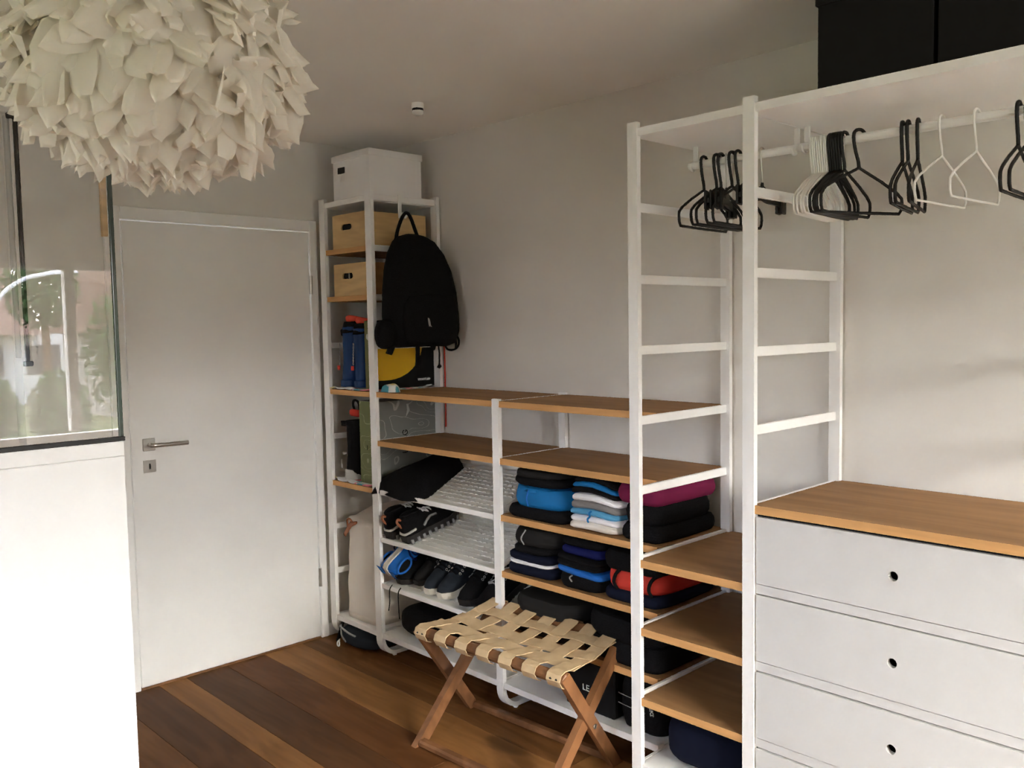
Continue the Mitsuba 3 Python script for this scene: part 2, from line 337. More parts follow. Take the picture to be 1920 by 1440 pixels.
put('sill', cbox(XW - 0.12, XW + 0.06, WY0 - 0.03, WY1 + 0.03, WZ0 - 0.03, WZ0, 0.005), 'stool_wood', parent=w)

w = thing('window_2', 'added unseen white window in the wall opposite the shelving, for extra light', 'window'); labels[w] = {'label': labels[w]['label'], 'kind': 'structure'}  # added window, out of view, lights the shelf and post fronts
WYB = ROOM_Y0 - 0.13
put('frame', [cbox(VX0, VX1, WYB, WYB + 0.07, WZ0, WZ0 + 0.06, 0.004), cbox(VX0, VX1, WYB, WYB + 0.07, WZ1 - 0.06, WZ1, 0.004), cbox(VX0, VX0 + 0.06, WYB, WYB + 0.07, WZ0 + 0.06, WZ1 - 0.06, 0.004), cbox(VX1 - 0.06, VX1, WYB, WYB + 0.07, WZ0 + 0.06, WZ1 - 0.06, 0.004)], 'white_lacquer', parent=w)
put('mullion', cbox(2.16, 2.24, WYB, WYB + 0.075, WZ0 + 0.06, WZ1 - 0.06, 0.004), 'white_lacquer', parent=w)
for a, b in ((VX0 + 0.06, 2.16), (2.24, VX1 - 0.06)):
    put('pane', trimesh.Trimesh(np.array([(a, WYB + 0.03, WZ0 + 0.06), (b, WYB + 0.03, WZ0 + 0.06), (b, WYB + 0.03, WZ1 - 0.06), (a, WYB + 0.03, WZ1 - 0.06)]), [[0, 1, 2], [0, 2, 3]], process=False), 'pane', parent=w)
put('sill', cbox(VX0 - 0.03, VX1 + 0.03, WYB + 0.07, ROOM_Y0 + 0.12, WZ0 - 0.03, WZ0, 0.005), 'white_lacquer', parent=w)

# ------------------------------------------------------------------ shelving
H, HL = 2.160, 1.2585
ZS = [0.129, 0.357, 0.580, 0.804, 1.027, 1.2505, 1.473, 1.695, 1.918]     # tops of the shelves on the 223 mm lattice
YB, YG, YF = -0.010, -0.409, -0.545
RUN = 0.024
def side_frame(x1, wx, yf, height, label, rungs, top_bar):
    k = thing('side_frame', label, 'shelf frame', 'white side frames of the shelving')
    r, t = 0.075, 0.0185
    arc = lambda c, a0, a1: [(c[0] + r * math.cos(a), c[1] + r * math.sin(a)) for a in np.linspace(a0, a1, 10)]
    y0, y1, zb = yf + t / 2, YB - t / 2, 0.012 + t / 2
    line = [(y0, height)] + arc((y0 + r, zb + r), math.pi, 1.5 * math.pi) + arc((y1 - r, zb + r), -0.5 * math.pi, 0) + [(y1, height)]
    m = ext(LineString(line).buffer(t / 2, cap_style='flat', join_style='mitre'), wx, 'x', x1 - wx)
    put('upright', m, 'white_metal', 30, parent=k)
    for z in rungs:
        put('rung', cbox(x1 - wx / 2 - 0.006, x1 - wx / 2 + 0.006, yf + t - 0.002, YB - t + 0.002, z - 0.028, z, 0.0015), 'white_metal', parent=k)
    if top_bar:
        put('top_bar', cbox(x1 - wx / 2 - 0.009, x1 - wx / 2 + 0.009, yf + t - 0.002, YB - t + 0.002, height - 0.042, height - 0.012, 0.002), 'white_metal', parent=k)
    for y in (yf + 0.085, YB - 0.085):
        put('foot', lathe([(0.010, 0.0), (0.010, 0.013)], 16, (x1 - wx / 2, y, 0)), 'white_plastic', parent=k)
    return k
A0, WA0, A, WA = 0.000, 0.045, 0.385, 0.046
B, C, D, E, WX = 1.202, 1.9934, 2.3984, 3.215, 0.0366
side_frame(A0, WA0, YG, H, 'tall white side frame next to the door, leftmost of the shelving', ZS[:9], True)
side_frame(A, WA, YG, H, 'tall white side frame with the black backpack hung against it', ZS[:9], True)
side_frame(B, WX, YG, HL, 'low white side frame in the middle of the shelving, ending at the top long board', ZS[:6], False)
side_frame(C, WX, YF, H, 'tall white side frame left of the narrow shelf bay, behind the stool', ZS, True)
side_frame(D, WX, YF, H, 'tall white side frame at the left edge of the drawer unit', ZS, True)
side_frame(E, WX, YF, H, 'tall white side frame at the right end of the drawer unit', ZS, True)

def shelf(xl, xr, yf, ztop, mat, label, category='shelf', th=RUN, tabl=0.017, tabr=0.017, name='shelf', group=None):
    """Board between two frames, notched round the uprights so that it meets its neighbour over the rung."""
    p = Polygon([(xl + 0.001, yf + 0.004), (xr - 0.001, yf + 0.004), (xr - 0.001, yf + 0.024), (xr + tabr - 0.008, yf + 0.024), (xr + tabr - 0.008, YB - 0.024), (xr - 0.001, YB - 0.024), (xr - 0.001, YB - 0.004), (xl + 0.001, YB - 0.004),
                 (xl + 0.001, YB - 0.024), (xl - tabl + 0.008, YB - 0.024), (xl - tabl + 0.008, yf + 0.024), (xl + 0.001, yf + 0.024)])
    k = thing(name, label, category, group)
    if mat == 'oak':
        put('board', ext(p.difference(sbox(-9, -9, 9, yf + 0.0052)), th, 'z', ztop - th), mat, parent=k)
        put('lit_front_edge', cbox(xl + 0.001, xr - 0.001, yf + 0.004, yf + 0.0052, ztop - th, ztop, 0), 'oak_edge_lit', parent=k, label='front edge painted lighter as if brightly lit')  # same wood painted paler, light on the shelf front put into colour
    else:
        scene[k] = mikit.ply(ext(p, th, 'z', ztop - th), mat)
    return k
AL, AR = A0, A - WA
BL, BR = A, B - WX
CL, CR = B, C - WX
# tower bay
shelf(AL, AR, YG, 2.141, 'white_metal', 'white top board of the tall corner tower under the white lidded box')
shelf(AL, AR, YG, ZS[8] - 0.002, 'oak', 'oak shelf under the upper wooden box in the corner tower')
shelf(AL, AR, YG, ZS[7] - 0.002, 'oak', 'oak shelf under the lower wooden box in the corner tower')
shelf(AL, AR, YG, ZS[5] - 0.002, 'oak', 'oak shelf under the blue boots in the corner tower')
shelf(AL, AR, YG, ZS[3] - 0.002, 'oak', 'oak shelf under the single black boot in the corner tower')
shelf(AL, AR, YG, ZS[0], 'white_metal', 'white bottom board under the canvas laundry bag')
# first wide bay
shelf(BL, BR, YG, ZS[5], 'oak', 'empty oak board, top of the wide bay right of the backpack')
shelf(BL, BR, YG, ZS[4], 'oak', 'oak board above the black cloth bag in the shoe bay')
shelf(BL, BR, YG, ZS[0], 'white_metal', 'white bottom board of the shoe bay')
# second wide bay
shelf(CL, CR, YG, ZS[5], 'oak', 'empty oak board, top of the clothes bay left of the tall post')
shelf(CL, CR, YG, ZS[4], 'oak', 'oak board directly above the cyan jacket and folded shirts')
shelf(CL, CR, YG, ZS[3], 'oak', 'oak board under the stack of white and light blue shirts')
shelf(CL, CR, YG, ZS[2], 'oak', 'oak board under the folded red jacket')
shelf(CL, CR, YG, ZS[1], 'oak', 'lowest oak board of the clothes bay, behind the stool')
shelf(CL, CR, YG, ZS[0], 'white_metal', 'white bottom board of the clothes bay behind the stool')
# narrow bay
DL, DR = C, D - WX
shelf(DL, DR, YF, 2.141, 'white_metal', 'white top board of the narrow bay with black hangers under it')
shelf(DL, DR, YF, ZS[3] - 0.008, 'oak', 'uppermost oak board of the narrow bay left of the drawers')
shelf(DL, DR, YF, ZS[2] - 0.004, 'oak', 'middle oak board of the narrow bay left of the drawers')
shelf(DL, DR, YF, ZS[1] - 0.010, 'oak', 'lowest oak board of the narrow bay left of the drawers')
shelf(DL, DR, YF, ZS[0], 'white_metal', 'white bottom board of the narrow bay under the dark bag')
# drawer bay
EL, ER = D, E - WX
shelf(EL, ER, YF, 2.141, 'white_metal', 'long white top board carrying the two black boxes')
shelf(EL, ER, YF, ZS[4], 'oak', 'oak board lying on top of the white drawer unit')

# shoe shelves: tilted white trays with an embossed mat
def shoe_tray(zf, label):
    k = thing('shoe_shelf', label, 'shoe shelf', 'tilted shoe shelves')
    y0, y1, rise = YG + 0.012, YB - 0.03, 0.115
    def P(x, y, h): return (x, y, zf - 0.016 + (y - y0) / (y1 - y0) * rise + h)
    xa, xb = BL + 0.006, BR - 0.006
    q = np.array([P(xa, y0, -0.002), P(xb, y0, -0.002), P(xb, y1, -0.002), P(xa, y1, -0.002), P(xa, y0, 0), P(xb, y0, 0), P(xb, y1, 0), P(xa, y1, 0)])
    put('tray', trimesh.convex.convex_hull(q), 'white_metal', parent=k)
    put('front_rim', cbox(xa, xb, YG + 0.003, YG + 0.014, zf - 0.022, zf, 0.002), 'white_metal', parent=k)
    put('mat', trimesh.convex.convex_hull(np.array([P(xa + 0.03, y0 + 0.012, 0.0005), P(xb - 0.03, y0 + 0.012, 0.0005), P(xb - 0.03, y1 - 0.02, 0.0005), P(xa + 0.03, y1 - 0.02, 0.0005),
        P(xa + 0.032, y0 + 0.014, 0.003), P(xb - 0.032, y0 + 0.014, 0.003), P(xb - 0.032, y1 - 0.022, 0.003), P(xa + 0.032, y1 - 0.022, 0.003)])), 'mat_plastic', parent=k)
    arcs = []
    for i, y in enumerate(np.arange(y0 + 0.04, y1 - 0.04, 0.027)):
        for x in np.arange(xa + 0.06 + (i % 2) * 0.016, xb - 0.055, 0.032):
            a = np.linspace(0.15 * math.pi, 0.85 * math.pi, 5)
            arcs.append(tube([P(x + 0.013 * math.cos(t), y + 0.012 * math.sin(t) - 0.005, 0.0035) for t in a], 0.0034, 5))
    put('embossing', cat(arcs), 'mat_plastic', True, parent=k, kind='stuff', label='curved bumps of the anti-slip mat')
    return P
TR1 = shoe_tray(0.800, 'white tilted shoe shelf with embossed mat under the black cloth bag')
TR2 = shoe_tray(0.580, 'white tilted shoe shelf with embossed mat holding the hiking shoes')
TR3 = shoe_tray(0.366, 'white tilted shoe shelf holding the row of sneakers and boots')

# drawers
ch = thing('drawer_unit', 'white drawer unit with round finger holes under the oak board', 'chest of drawers')
put('side', cbox(EL + 0.003, EL + 0.019, -0.525, -0.03, 0.03, 0.9955, 0.001), 'drawer_white', parent=ch)
put('side', cbox(ER - 0.019, ER - 0.003, -0.525, -0.03, 0.03, 0.9955, 0.001), 'drawer_white', parent=ch)
put('back', cbox(EL + 0.019, ER - 0.019, -0.036, -0.03, 0.03, 1.000, 0), 'drawer_white', parent=ch)
put('gap_shade', cbox(EL + 0.004, ER - 0.004, -0.530, -0.10, 0.9962, 1.0022, 0), 'black_card', parent=ch, label='black strip painting the shade in the gap under the oak board')  # black strip put in as the shade of the gap, no real runner
tops = [0.995, 0.7715, 0.547, 0.3225]
for zt in tops:
    zb = zt - 0.1905
    f = sbox(EL + 0.005, zb, ER - 0.005, zt).difference(Point((EL + ER) / 2, zt - 0.0945).buffer(0.0125, 24))
    dk = put('drawer', ext(f, 0.018, 'y', YF + 0.004), 'drawer_white', parent=ch)
    put('drawer_box', [cbox(EL + 0.03, ER - 0.03, -0.50, -0.49, zb + 0.01, zt - 0.012, 0), cbox(EL + 0.03, ER - 0.03, -0.50, -0.05, zb + 0.01, zb + 0.018, 0)], 'black_card', parent=ch)
    put('rail', cbox(EL + 0.002, ER - 0.002, YF + 0.007, YF + 0.025, zb - 0.0295, zb - 0.0025, 0.001), 'drawer_white', parent=ch)

# rails for hangers
def rail(xa, xb, label):
    k = thing('clothes_rail', label, 'clothes rail')
    put('tube', tube([(xa, -0.27, 2.054), (xb, -0.27, 2.054)], 0.0125, 20), 'white_metal', 40, parent=k)
    for x in (xa + 0.012, xb - 0.012):
        put('bracket', [cbox(x - 0.009, x + 0.009, -0.257, -0.250, 2.045, 2.117, 0.002), tube([(x, -0.27 + 0.0165 * math.cos(t), 2.054 + 0.0165 * math.sin(t)) for t in np.linspace(0, -math.pi * 1.05, 12)], 0.004, 8)], 'white_metal', 40, parent=k)
    return k
rail(DL + 0.004, DR + 0.018, 'white rail with black hangers under the narrow top board')
rail(EL - 0.010, ER, 'white rail with hangers under the board with the black boxes')
# ------------------------------------------------------------------ corner tower contents
b = thing('storage_box', 'white cardboard box with a lid on top of the corner tower', 'box')
bx0, bx1, by0, by1 = 0.075, 0.372, -0.402, -0.105
fr = sbox(bx0, 2.142, bx1, 2.318)
slot = sbox(bx0 + 0.050, 2.276, bx0 + 0.105, 2.302)
put('body', [cbox(bx0, bx1, by0 + 0.003, by1, 2.142, 2.33, 0.002)], 'white_lacquer', parent=b)
put('lid', ext(sbox(bx0 - 0.004, by0 - 0.003, bx1 + 0.004, by1 + 0.004), 0.030, 'z', 2.318), 'white_lacquer', parent=b)
put('label_holder', cbox(bx0 + 0.045, bx0 + 0.100, by0 - 0.0015, by0 + 0.004, 2.262, 2.290, 0.001), 'black_plastic', parent=b, label='black label holder')
def ply_box(z0, h, label, strap):
    k = thing('wooden_box', label, 'box')
    x0, x1, y0, y1, t = 0.052, 0.322, -0.396, -0.045, 0.009
    s = LineString([(x0 + 0.085, z0 + h * 0.62), (x0 + 0.145, z0 + h * 0.62)]).buffer(0.0135)
    fk = put('front', ext(sbox(x0, z0, x1, z0 + h).difference(s), t, 'y', y0), 'birch', parent=k)
    put('back', cbox(x0, x1, y1 - t, y1, z0, z0 + h, 0.001), 'birch', parent=k)
    for xa in (x0, x1 - t):
        put('side', cbox(xa, xa + t, y0 + t, y1 - t, z0, z0 + h, 0.001), 'birch', parent=k)
    put('bottom', cbox(x0 + t, x1 - t, y0 + t, y1 - t, z0, z0 + t, 0), 'birch', parent=k)
    put('handle_slot', cbox(x0 + 0.07, x0 + 0.16, y0 + t - 0.001, y0 + t + 0.003, z0 + h * 0.62 - 0.016, z0 + h * 0.62 + 0.016, 0), 'black_card', parent=fk)
    if strap:
        put('strap', cbox(x0 + 0.122, x0 + 0.130, y0 + 0.001, y0 + 0.004, z0 + h * 0.62 - 0.013, z0 + h * 0.62 + 0.013, 0), 'reflective', parent=k, label='grey strip across the handle slot')
    return x0, x1, y0, y1
ply_box(ZS[8] - 0.001, 0.158, 'upper pale wooden box with a dark handle slot, black caps showing over its rim', False)
ply_box(ZS[7] - 0.001, 0.150, 'lower pale wooden box with a grey strip in its handle slot', True)
single('hat', blob((0.175, -0.30, ZS[8] + 0.130), (0.17, 0.16, 0.075), 3, 2.4, 0.006), 'black_fabric', 'black hat at the front of the upper wooden box', 'hat', True)
single('hat', blob((0.215, -0.125, ZS[8] + 0.130), (0.18, 0.14, 0.078), 4, 2.4, 0.006), 'black_fabric', 'black hat at the back of the upper wooden box', 'hat', True)

def ski_boot(name, label, cx, yb, z0, hgt, mats, lean=0.0, seed=0, w=0.048, cuff=True, strap=True, rise=0.0):
    """A tall boot seen from its heel: sole, shell from foot to shaft, cuff, liner and strap. It points to +y."""
    k = thing(name, label, 'boot')
    shell, cuffm, liner, sole = mats
    z1 = z0 + hgt
    R = []
    prof = [(0.018, 0.135, 0.96, 0.125), (0.045, 0.135, 1.0, 0.13), (0.085, 0.118, 1.0, 0.112), (0.125, 0.088, 0.95, 0.078), (0.17, 0.070, 0.93, 0.062), (0.23, 0.062, 0.96, 0.058), (hgt * 0.86, 0.058, 1.0, 0.058)]
    for dz, cy, fw, b in prof:
        q = superring(w * fw, b, 2.8, 32)
        R.append(np.column_stack([cx + q[:, 0] + lean * dz, yb + cy + q[:, 1] * 0.98, np.full(32, z0 + dz)]))
    put('shell', jitter(loft(R), 0.0025, 25, seed), shell, True, parent=k)
    so = superring(w * 0.98, 0.135, 3.2, 32)
    put('sole', loft([np.column_stack([cx + so[:, 0] * f, yb + 0.138 + so[:, 1] * f, np.full(32, z0 + dz)]) for dz, f in ((0, 0.96), (0.003, 1.0), (0.03 + rise, 1.0), (0.034 + rise, 0.95))]), sole, 40, parent=k)
    zc = z0 + hgt * 0.80
    if cuff:
        R = []
        for t in np.linspace(0, 1, 6):
            q = superring(w * (1.06 + 0.02 * math.sin(math.pi * t) - 0.18 * t), 0.062 - 0.010 * t, 2.4, 32)
            R.append(np.column_stack([cx + q[:, 0] + lean * (hgt * 0.8), yb + 0.060 + q[:, 1], zc + t * hgt * 0.15 + q[:, 1] * 0.15]))
        put('cuff', loft(R), cuffm, True, parent=k)
    R = []
    for t, f in ((0, 0.8), (0.3, 0.92), (0.75, 0.9), (1.0, 0.7)):
        q = superring(w * f, 0.05 * f, 2.3, 32)
        R.append(np.column_stack([cx + q[:, 0] + lean * hgt * 0.9, yb + 0.062 + q[:, 1], z0 + hgt * 0.9 + t * hgt * 0.10 + q[:, 1] * (-0.25)]))
    put('liner', loft(R), liner, True, parent=k)
    if strap:
        put('strap', pillow([(-0.045, -0.016), (0.03, -0.02), (0.03, 0.02), (-0.05, 0.013)], 0.010, 5, 24, lambda v: np.column_stack([cx - w * 0.8 + v[:, 0] * 0.7 + lean * 0.25, yb + 0.03 - v[:, 2], zc - 0.002 + v[:, 1] + v[:, 0] * 0.1])), cuffm, True, parent=k)
    return k
zb = ZS[5] + 0.010
BM = ('boot_blue', 'black_fabric', 'orange_red', 'boot_blue')
k1 = ski_boot('ski_boot', 'tall blue boot with black cuff and orange-red lining, nearest the left post', 0.088, -0.392, zb, 0.335, BM, 0.12, 1)
k2 = ski_boot('ski_boot', 'second blue boot, half hidden behind the front post', 0.190, -0.385, zb, 0.325, BM, 0.02, 2, w=0.042, strap=False)
for k, cx, ln in ((k1, 0.063, 0.10), (k2, 0.180, 0.05)):
    put('lettering', text_on('DESCOCS', 0.016, (cx + 0.012, -0.3905, zb + 0.105), (ln, 0, 1), (-1, 0.25, 0.1), 0.002, True), 'reflective', parent=k + '__shell', label='pale upright lettering')
    put('badge', cbox(cx - 0.007, cx + 0.009, -0.396, -0.388, zb + 0.082, zb + 0.103, 0.001), 'red_fabric', parent=k + '__shell', label='small red badge')
ZC = ZS[3] + 0.008
ski_boot('ski_boot', 'single black boot on a thick grey sole with a red pull loop', 0.102, -0.392, ZC, 0.335, ('black_fabric', 'black_fabric', 'red_fabric', 'grey_rubber'), 0.10, 5, w=0.045, cuff=False, strap=False, rise=0.018)
kb = [k for k in labels if k.startswith('ski_boot')][-1]
put('strap', pillow([(-0.075, -0.012), (0.03, -0.014), (0.03, 0.014), (-0.08, 0.010)], 0.012, 5, 24, lambda v: np.column_stack([0.085 + v[:, 0], -0.352 - v[:, 2], ZC + 0.27 + v[:, 1] + v[:, 0] * 0.05])), 'black_fabric', True, parent=kb)
put('pull_loop', tube(spline([(0.125, -0.345, ZC + 0.325), (0.112, -0.35, ZC + 0.365), (0.128, -0.352, ZC + 0.385), (0.150, -0.345, ZC + 0.375), (0.155, -0.34, ZC + 0.335)], 6), 0.006, 8), 'black_fabric', True, parent=kb)
put('buckle', blob((0.095, -0.393, ZC + 0.13), (0.03, 0.012, 0.012), 2, 2.4, 0.001), 'reflective', True, parent=kb)
put('emblem', pillow([(-0.012, -0.02), (0.004, -0.022), (-0.002, 0.0), (-0.004, 0.026), (-0.012, 0.01)], 0.003, 4, 20, lambda v: np.column_stack([0.068 + v[:, 0], -0.396 - v[:, 2] + 0.004, ZC + 0.075 + v[:, 1]])), 'reflective', True, parent=kb)

def cloth_fn(p, n, uv):
    a = noise(p.x * 22, p.y * 22, 1.0); b2 = noise(p.x * 30 + 5, p.y * 25, 9.0)
    c = mix((0.72, 0.72, 0.70), (0.08, 0.30, 0.36), smoothstep(0.60, 0.68, a))
    c = mix(c, (0.72, 0.62, 0.28), smoothstep(0.70, 0.76, b2))
    return mix(c, (0.70, 0.22, 0.26), smoothstep(0.72, 0.78, noise(p.x * 26 + 3, p.y * 20 + 8, 4.0)))
scene['print_cloth'] = pr(proc(cloth_fn), 0.9, 0.2)
def cloth_sheet(x0, x1, y0, y1, z, seed, lump):
    m = trimesh.creation.box(bounds=[[x0, y0, 0], [x1, y1, 0.004]]).subdivide_to_size(0.018)
    v = np.array(m.vertices)
    f = meshkit.fbm(np.column_stack([v[:, 0] * 16, v[:, 1] * 16, v[:, 0] * 0]) + seed, 3, seed)
    edge = np.minimum(1, np.abs(v[:, 1] - y0) / 0.05)
    v[:, 2] += z + lump * np.maximum(f - 0.5, 0) * (1.0 - 0.6 * edge) + 0.002 * f
    v[:, 1] += (f - 0.5) * 0.03 * (1 - edge)
    return trimesh.Trimesh(v, m.faces, process=False)
single('cloth', cloth_sheet(0.004, 0.36, -0.405, -0.06, ZS[5] + 0.0005, 3, 0.05), 'print_cloth', 'printed blue and white cloth spread under the blue boots', 'cloth', True)
single('cloth', pillow([(0.40, -0.395), (0.48, -0.398), (0.50, -0.36), (0.47, -0.33), (0.41, -0.33)], 0.040, 7, 40, None, 0.012, 5, ZS[5] + 0.001), 'print_cloth', 'crumpled white and pink cloth at the foot of the tall front post', 'cloth', True)
single('cloth', cloth_sheet(0.004, 0.30, -0.403, -0.08, ZS[3] + 0.0005, 8, 0.03), 'print_cloth', 'printed cloth under the black boot', 'cloth', True)

s = thing('shoe_box', 'black cardboard box with a yellow panel behind the backpack', 'box')
X0, X1, Y0, Y1, Z0, Z1 = 0.243, 0.335, -0.362, -0.018, ZS[5] + 0.006, ZS[5] + 0.325
put('carton', cbox(X0, X1, Y0, Y1, Z0, Z1, 0.002), 'black_card', parent=s)
el = Polygon([(Y0 + 0.002, Z0 + 0.040)] + [(Y0 + 0.06 + 0.205 * math.sin(t), Z0 + 0.205 - 0.165 * math.cos(t)) for t in np.linspace(0, math.pi * 0.62, 24)] + [(Y0 + 0.002, Z0 + 0.30)])
put('yellow_panel', ext(el, 0.0012, 'x', X1), 'yellow_card', parent=s, label='yellow printed panel')
put('lettering', text_on('mountain', 0.0125, (X1 + 0.0002, Y1 - 0.108, Z0 + 0.030), (0, 1, 0), (0, 0, 1), 0.001, True), 'white_fabric', parent=s, label='white lettering')
put('end_panel', cbox(X0 + 0.001, X1 - 0.001, Y0 - 0.0012, Y0, Z0 + 0.002, Z1 - 0.002, 0), 'olive_card', parent=s, label='olive end panel')
put('emblem', ext(Point(0.272, Z1 - 0.075).buffer(0.014, 12).difference(Point(0.276, Z1 - 0.072).buffer(0.006, 8)), 0.001, 'y', Y0 - 0.0022), 'pale_print', parent=s, label='round pale emblem')
put('emblem', ext(Polygon([(0.275, Z0 + 0.05), (0.283, Z0 + 0.03), (0.30, Z0 + 0.018), (0.287, Z0 + 0.035), (0.283, Z0 + 0.055)]), 0.001, 'y', Y0 - 0.0022), 'leather_edge', parent=s)
def topo(base, line):
    def fn(p, n, uv):
        f = fbm(p.x * 4 + 3, p.y * 4.5, p.z * 6.5, 3) * 13
        d = dr.abs(f - dr.round(f))
        return mix(base, line, (1 - smoothstep(0.025, 0.06, d)) * 0.8)
    return fn
scene['topo_side'] = pr(proc(topo((0.235, 0.245, 0.225), (0.50, 0.50, 0.46))), 0.5, 0.4)
scene['topo_end2'] = pr(proc(topo((0.165, 0.185, 0.075), (0.32, 0.34, 0.20))), 0.6, 0.3)
s = thing('shoe_box', 'grey-green cardboard box printed with contour lines beside the black boot', 'box')
X0, X1, Y0, Y1, Z0, Z1 = 0.188, 0.336, -0.366, -0.018, ZS[3] + 0.004, ZS[3] + 0.395
put('carton', cbox(X0, X1, Y0, Y1, Z0, Z1, 0.002), 'topo_side', parent=s)
put('end_panel', cbox(X0 + 0.001, X1 - 0.001, Y0 - 0.0012, Y0, Z0 + 0.002, Z1 - 0.002, 0), 'topo_end2', parent=s, label='olive green end panel')
put('lettering', text_on('UXSG', 0.030, (X1 + 0.0002, -0.196, Z0 + 0.135), (0, 0, 1), (0, -1, 0), 0.001, False), 'black_card', parent=s, label='black upright lettering')
put('lettering', text_on('GORE', 0.006, (0.252, Y0 - 0.0014, Z0 + 0.16), (0, 0, 1), (-1, 0, 0), 0.001), 'black_card', parent=s)
put('tape', ext(Polygon([(-0.20, Z1 - 0.02), (-0.19, Z1 - 0.02), (-0.18, Z1 - 0.05), (-0.205, Z1 - 0.085), (-0.196, Z1 - 0.05)]), 0.001, 'x', X1), 'pale_print', parent=s)

lb = thing('laundry_bag', 'pale canvas laundry bag with a brown leather handle on the bottom board', 'laundry bag')
R = []
for t in np.linspace(0, 1, 16):
    q = superring(0.131 - 0.006 * t + 0.004 * math.sin(6 * t), 0.160 - 0.006 * t, 9, 60)
    z = ZS[0] + 0.002 + t * (0.49 + 0.0) + (q[:, 1] > 0) * t * 0.035
    R.append(np.column_stack([0.172 + q[:, 0], -0.215 + q[:, 1], z]))
put('bag', jitter(loft(R), 0.010, 7, 3), 'canvas_bag', True, parent=lb)
put('handle', pillow([(-0.05, -0.03), (-0.035, -0.036), (0.01, 0.012), (0.045, 0.026), (0.05, 0.036), (0.0, 0.026), (-0.03, -0.005)], 0.006, 5, 40, lambda v: np.column_stack([0.112 + v[:, 0] * 1.25, -0.386 - v[:, 2], ZS[0] + 0.445 + v[:, 1] * 1.25])), 'brown_leather', True, parent=lb)
put('handle_loop', tube(spline([(0.092, -0.386, ZS[0] + 0.455), (0.096, -0.392, ZS[0] + 0.485), (0.112, -0.390, ZS[0] + 0.495), (0.128, -0.386, ZS[0] + 0.482)], 6), 0.0045, 8), 'brown_leather', True, parent=lb)
fb = thing('floor_bag', 'dark bag with grey cords lying on the floor under the corner tower', 'bag')
put('body', blob((0.165, -0.275, 0.049), (0.30, 0.34, 0.096), 9, 2.7, 0.008, 9), 'canvas_navy', True, parent=fb)
put('cord', tube(spline([(0.03, -0.40, 0.085), (0.07, -0.43, 0.092), (0.14, -0.436, 0.080), (0.20, -0.43, 0.072)], 6), 0.005, 8), 'reflective', True, parent=fb)
put('cord', tube(spline([(0.05, -0.415, 0.090), (0.10, -0.445, 0.062), (0.145, -0.452, 0.040)], 6), 0.0045, 8), 'reflective', True, parent=fb)
put('clip', tube(spline([(0.06, -0.432, 0.026), (0.078, -0.446, 0.028), (0.098, -0.458, 0.014), (0.092, -0.463, 0.010), (0.07, -0.452, 0.018), (0.06, -0.432, 0.026)], 5), 0.0035, 6), 'white_plastic', True, parent=fb)
put('strap', tube(spline([(0.012, -0.30, 0.02), (0.010, -0.34, 0.07), (0.03, -0.39, 0.095), (0.05, -0.42, 0.06), (0.04, -0.43, 0.012)], 6), 0.009, 8), 'black_fabric', True, parent=fb)
single('red_cord', tube(spline([(0.394, -0.0065, 1.055), (0.396, -0.0065, 1.3), (0.395, -0.0068, 1.62)], 8), 0.0035, 8), 'red_fabric', 'thin red cord hanging beside the rear post of the frame with the backpack', 'cord', True)

# backpack
hk = thing('wall_hook', 'white hook with a round knob over the top bar, holding the backpack', 'hook')
put('strip', [cbox(A - 0.012, A - 0.008, -0.247, -0.227, 2.045, H - 0.010, 0.001), cbox(A - 0.040, A - 0.008, -0.247, -0.227, H - 0.0115, H - 0.0085, 0.001)], 'white_plastic', parent=hk)
put('knob', [xf(lathe([(0.003, 0), (0.006, 0.0), (0.006, 0.020), (0.013, 0.024), (0.0155, 0.032), (0.012, 0.040), (0.001, 0.043)], 24), (A - 0.0085, -0.237, 2.056), ry=math.pi / 2)], 'white_plastic', 40, parent=hk)
bp = thing('backpack', 'black backpack hanging on the side of the corner tower', 'backpack')
R = []
prof = [(1.452, 0.155, 0.055, 0.075), (1.465, 0.180, 0.075, 0.085), (1.52, 0.197, 0.088, 0.09), (1.60, 0.198, 0.090, 0.09), (1.70, 0.192, 0.086, 0.088), (1.80, 0.178, 0.078, 0.082), (1.88, 0.150, 0.064, 0.070), (1.935, 0.112, 0.046, 0.055), (1.960, 0.07, 0.028, 0.042), (1.968, 0.03, 0.012, 0.04)]
for z, wy, wx, cx in prof:
    q = superring(wx, wy, 2.8, 44)
    R.append(np.column_stack([0.398 + cx + q[:, 0], -0.222 + q[:, 1] + (1.96 - z) * 0.02, np.full(44, z)]))
put('body', jitter(loft(R), 0.008, 10, 12), 'black_fabric', True, parent=bp)
R = []
for z, wy, wx in [(1.468, 0.12, 0.02), (1.49, 0.145, 0.034), (1.56, 0.155, 0.040), (1.64, 0.148, 0.036), (1.68, 0.12, 0.02), (1.69, 0.06, 0.006)]:
    q = superring(wx, wy, 2.6, 40)
    R.append(np.column_stack([0.563 + q[:, 0], -0.220 + q[:, 1], np.full(40, z)]))
fp = put('front_pocket', jitter(loft(R), 0.004, 14, 5), 'black_fabric', True, parent=bp)
put('haul_loop', tube(spline([(0.420, -0.300, 1.93), (0.418, -0.285, 1.985), (0.418, -0.255, 2.048), (0.419, -0.232, 2.066), (0.421, -0.212, 2.046), (0.424, -0.185, 1.98), (0.428, -0.17, 1.945)], 6), 0.0085, 8), 'black_fabric', True, parent=bp)
put('hip_belt', blob((0.495, -0.425, 1.515), (0.09, 0.09, 0.13), 21, 2.5, 0.010, 12), 'black_fabric', True, parent=bp)
